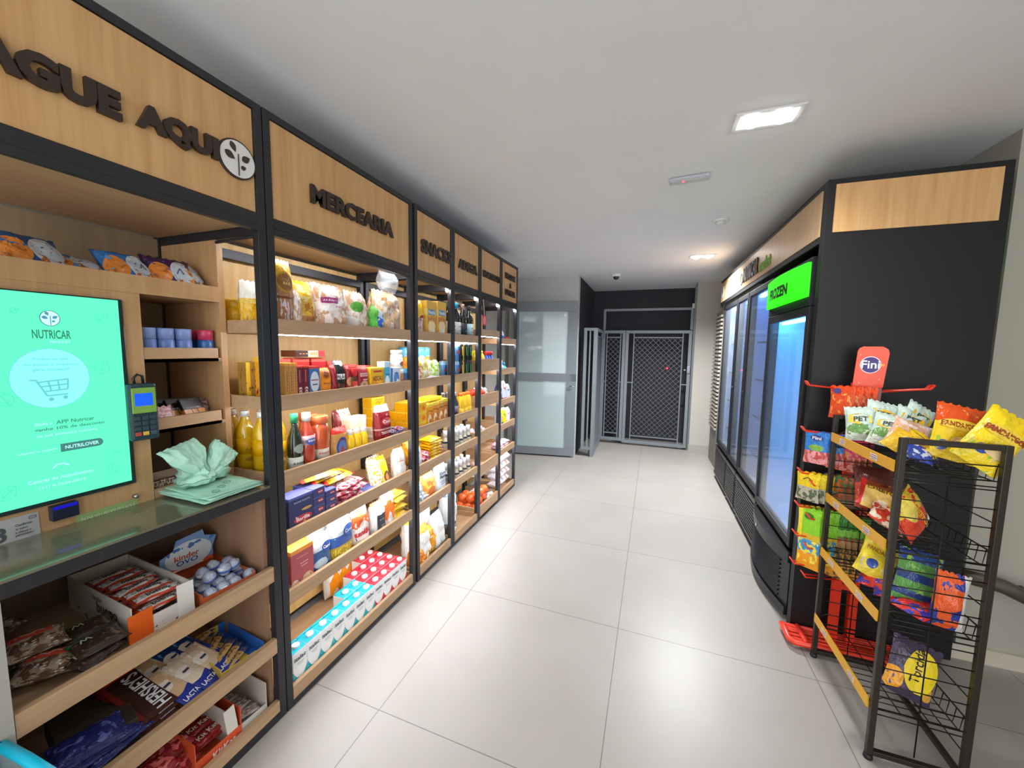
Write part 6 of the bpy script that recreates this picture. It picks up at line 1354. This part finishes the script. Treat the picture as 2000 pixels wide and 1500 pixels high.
rbag('corn_snack_bag', 'tall orange and yellow snack bag at the near end', 0, 1.03, 1.79, .135, .21, .06, '#f0cc2a', (('band', .62, 1.01, '#dd5216'), ('ell', .22, .2, .12, .09, '#3a5ab0'), ('blob', 5, .6, .0, .4, '#a8c83a'), ('blob', 6, .62, .8, 1, '#f2b04a')), FA, 324, -22, 14, -8, 10, .035)
rbag('corn_snack_bag', 'large yellow snack bag leaning right at the near end', 0, 1.035, 1.70, .14, .215, .06, '#f5d41c', (('ell', .35, .25, .14, .08, '#3a5ab0'), ('blob', 5, .6, .0, .4, '#d8c060'), ('blob', 6, .6, 0, .3, '#a8c83a')), FA, 325, -20, 36, -10, 11, .035)
CH = [('t', 'CHEETOS', .0, .55, .7, .13, '#3a1c10'), ('e', -.2, .3, .2, .14, '#f0e6d2')]
rbag('cheese_snack_bag', 'brown and cream snack bag lying tilted', 1, .90, 1.92, .14, .17, .06, '#e8c06a', (('band', .6, 1.01, '#7c3a1c'), ('band', .5, .62, '#d8b030'), ('blob', 4, .62, 0, .5, '#e9dcc0'), ('vband', .0, .12, '#c82a20')), [('t', 'CHEETOS', .0, .57, .7, .11, '#4a2410')], 330, -62, 16, -20, 1, .06)
rbag('cheese_snack_bag', 'maroon topped snack bag behind the tilted one', 1, .95, 2.03, .14, .19, .06, '#c8402c', (('band', .55, 1.01, '#5c2a24'), ('blob', 4, .6, 0, .5, '#e8c86a')), [('t', 'CHEETOS', .0, .5, .7, .1, '#e8c83a')], 331, -30, 0, -10, 2, .03)
rbag('cheese_snack_bag', 'red snack bag with yellow puffs at the near end', 1, .90, 1.76, .15, .20, .06, '#e0482a', (('vband', .0, .4, '#e8c23a'), ('blob', 5, .55, 0, 1, '#d83a22'), ('ell', .3, .3, .3, .2, '#f0d860')), [('t', 'CHEETOS', .05, .5, .6, .12, '#f0c62a'), ('e', .25, .75, .1, .06, '#f2f0ec')], 332, -55, 62, -8, 3, .06)
rbag('cheese_snack_bag', 'red and cream snack bag by the price rail', 1, .89, 1.83, .12, .12, .05, '#d8402c', (('blob', 4, .5, 0, 1, '#f0e2c8'),), (), 333, -70, 30, -20, 4, .03)
rbag('corn_snack_bag', 'yellow snack bag with orange wavy name', 2, .905, 1.92, .13, .17, .06, '#eed436', (('ell', .35, .28, .14, .12, '#3450a0'), ('blob', 5, .6, 0, .5, '#d8c89a')), [('t', 'FANDANGOS', 0, .66, .8, .12, '#b0641c')], 340, -42, 24, -16, 1, .045)
rbag('snack_bag', 'green and navy striped snack bag', 2, 1.0, 1.80, .13, .20, .06, '#5a9a4a', (('band', .75, 1.01, '#2a4a90'), ('band', .4, .55, '#24407c'), ('band', .1, .22, '#24407c'), ('blob', 4, .62, .2, 1, '#8fc04a')), (), 341, -18, 10, -10, 2, .03)
rbag('snack_bag', 'orange and blue snack bag leaning on the end wires', 2, 1.045, 1.71, .09, .20, .05, '#e05a24', (('blob', 3, .52, 0, 1, '#2e3a90'), ('vband', .8, 1, '#d8d4cc')), (), 342, -6, 4, -12, 3, .0)
for i, (x, y, rz) in enumerate(((.90, 1.87, -30), (.93, 1.80, -20), (.98, 1.74, -60))):
    rbag('snack_bag', 'red and violet patterned bag lying flat', 2, x, y, .12, .15, .04, '#e0342a', (('blob', 3.5, .5, 0, 1, '#4a3aa8'), ('blob', 7, .62, 0, 1, '#f06a5a')), (), 343+i, -86, 0, rz, 5+i, .025)
rbag('corn_chips_bag', 'purple and yellow snack bag with black sideways lettering', 3, 1.06, 1.74, .15, .205, .055, '#453850', (('ell', .15, .25, .18, .2, '#e0981e'), ('ell', .85, .2, .12, .12, '#d8a23a'), ('blob', 6, .62, 0, .4, '#5c4c68')), [('e', .1, .53, .33, .38, '#e8cc1e'), ('v', 'Torcida', .0, .62, .6, .2, '#1c1620')], 350, -20, 16, -6, 1, .03)

for r in REG:
    if r[3] == 'rack' and r[0].type == 'MESH':
        lv = {'top tray': 0, 'second tray': 1, 'third tray': 2, 'lowest tray': 3}[r[4]]
        confine(r[0], X0+.014 if lv else X0+.01, X1-.018 if lv else X1+.12, Y0+.03 if lv else Y0-.05, Y1-.03 if lv else Y1+.0, LV[lv]+.004)
finish_labels()
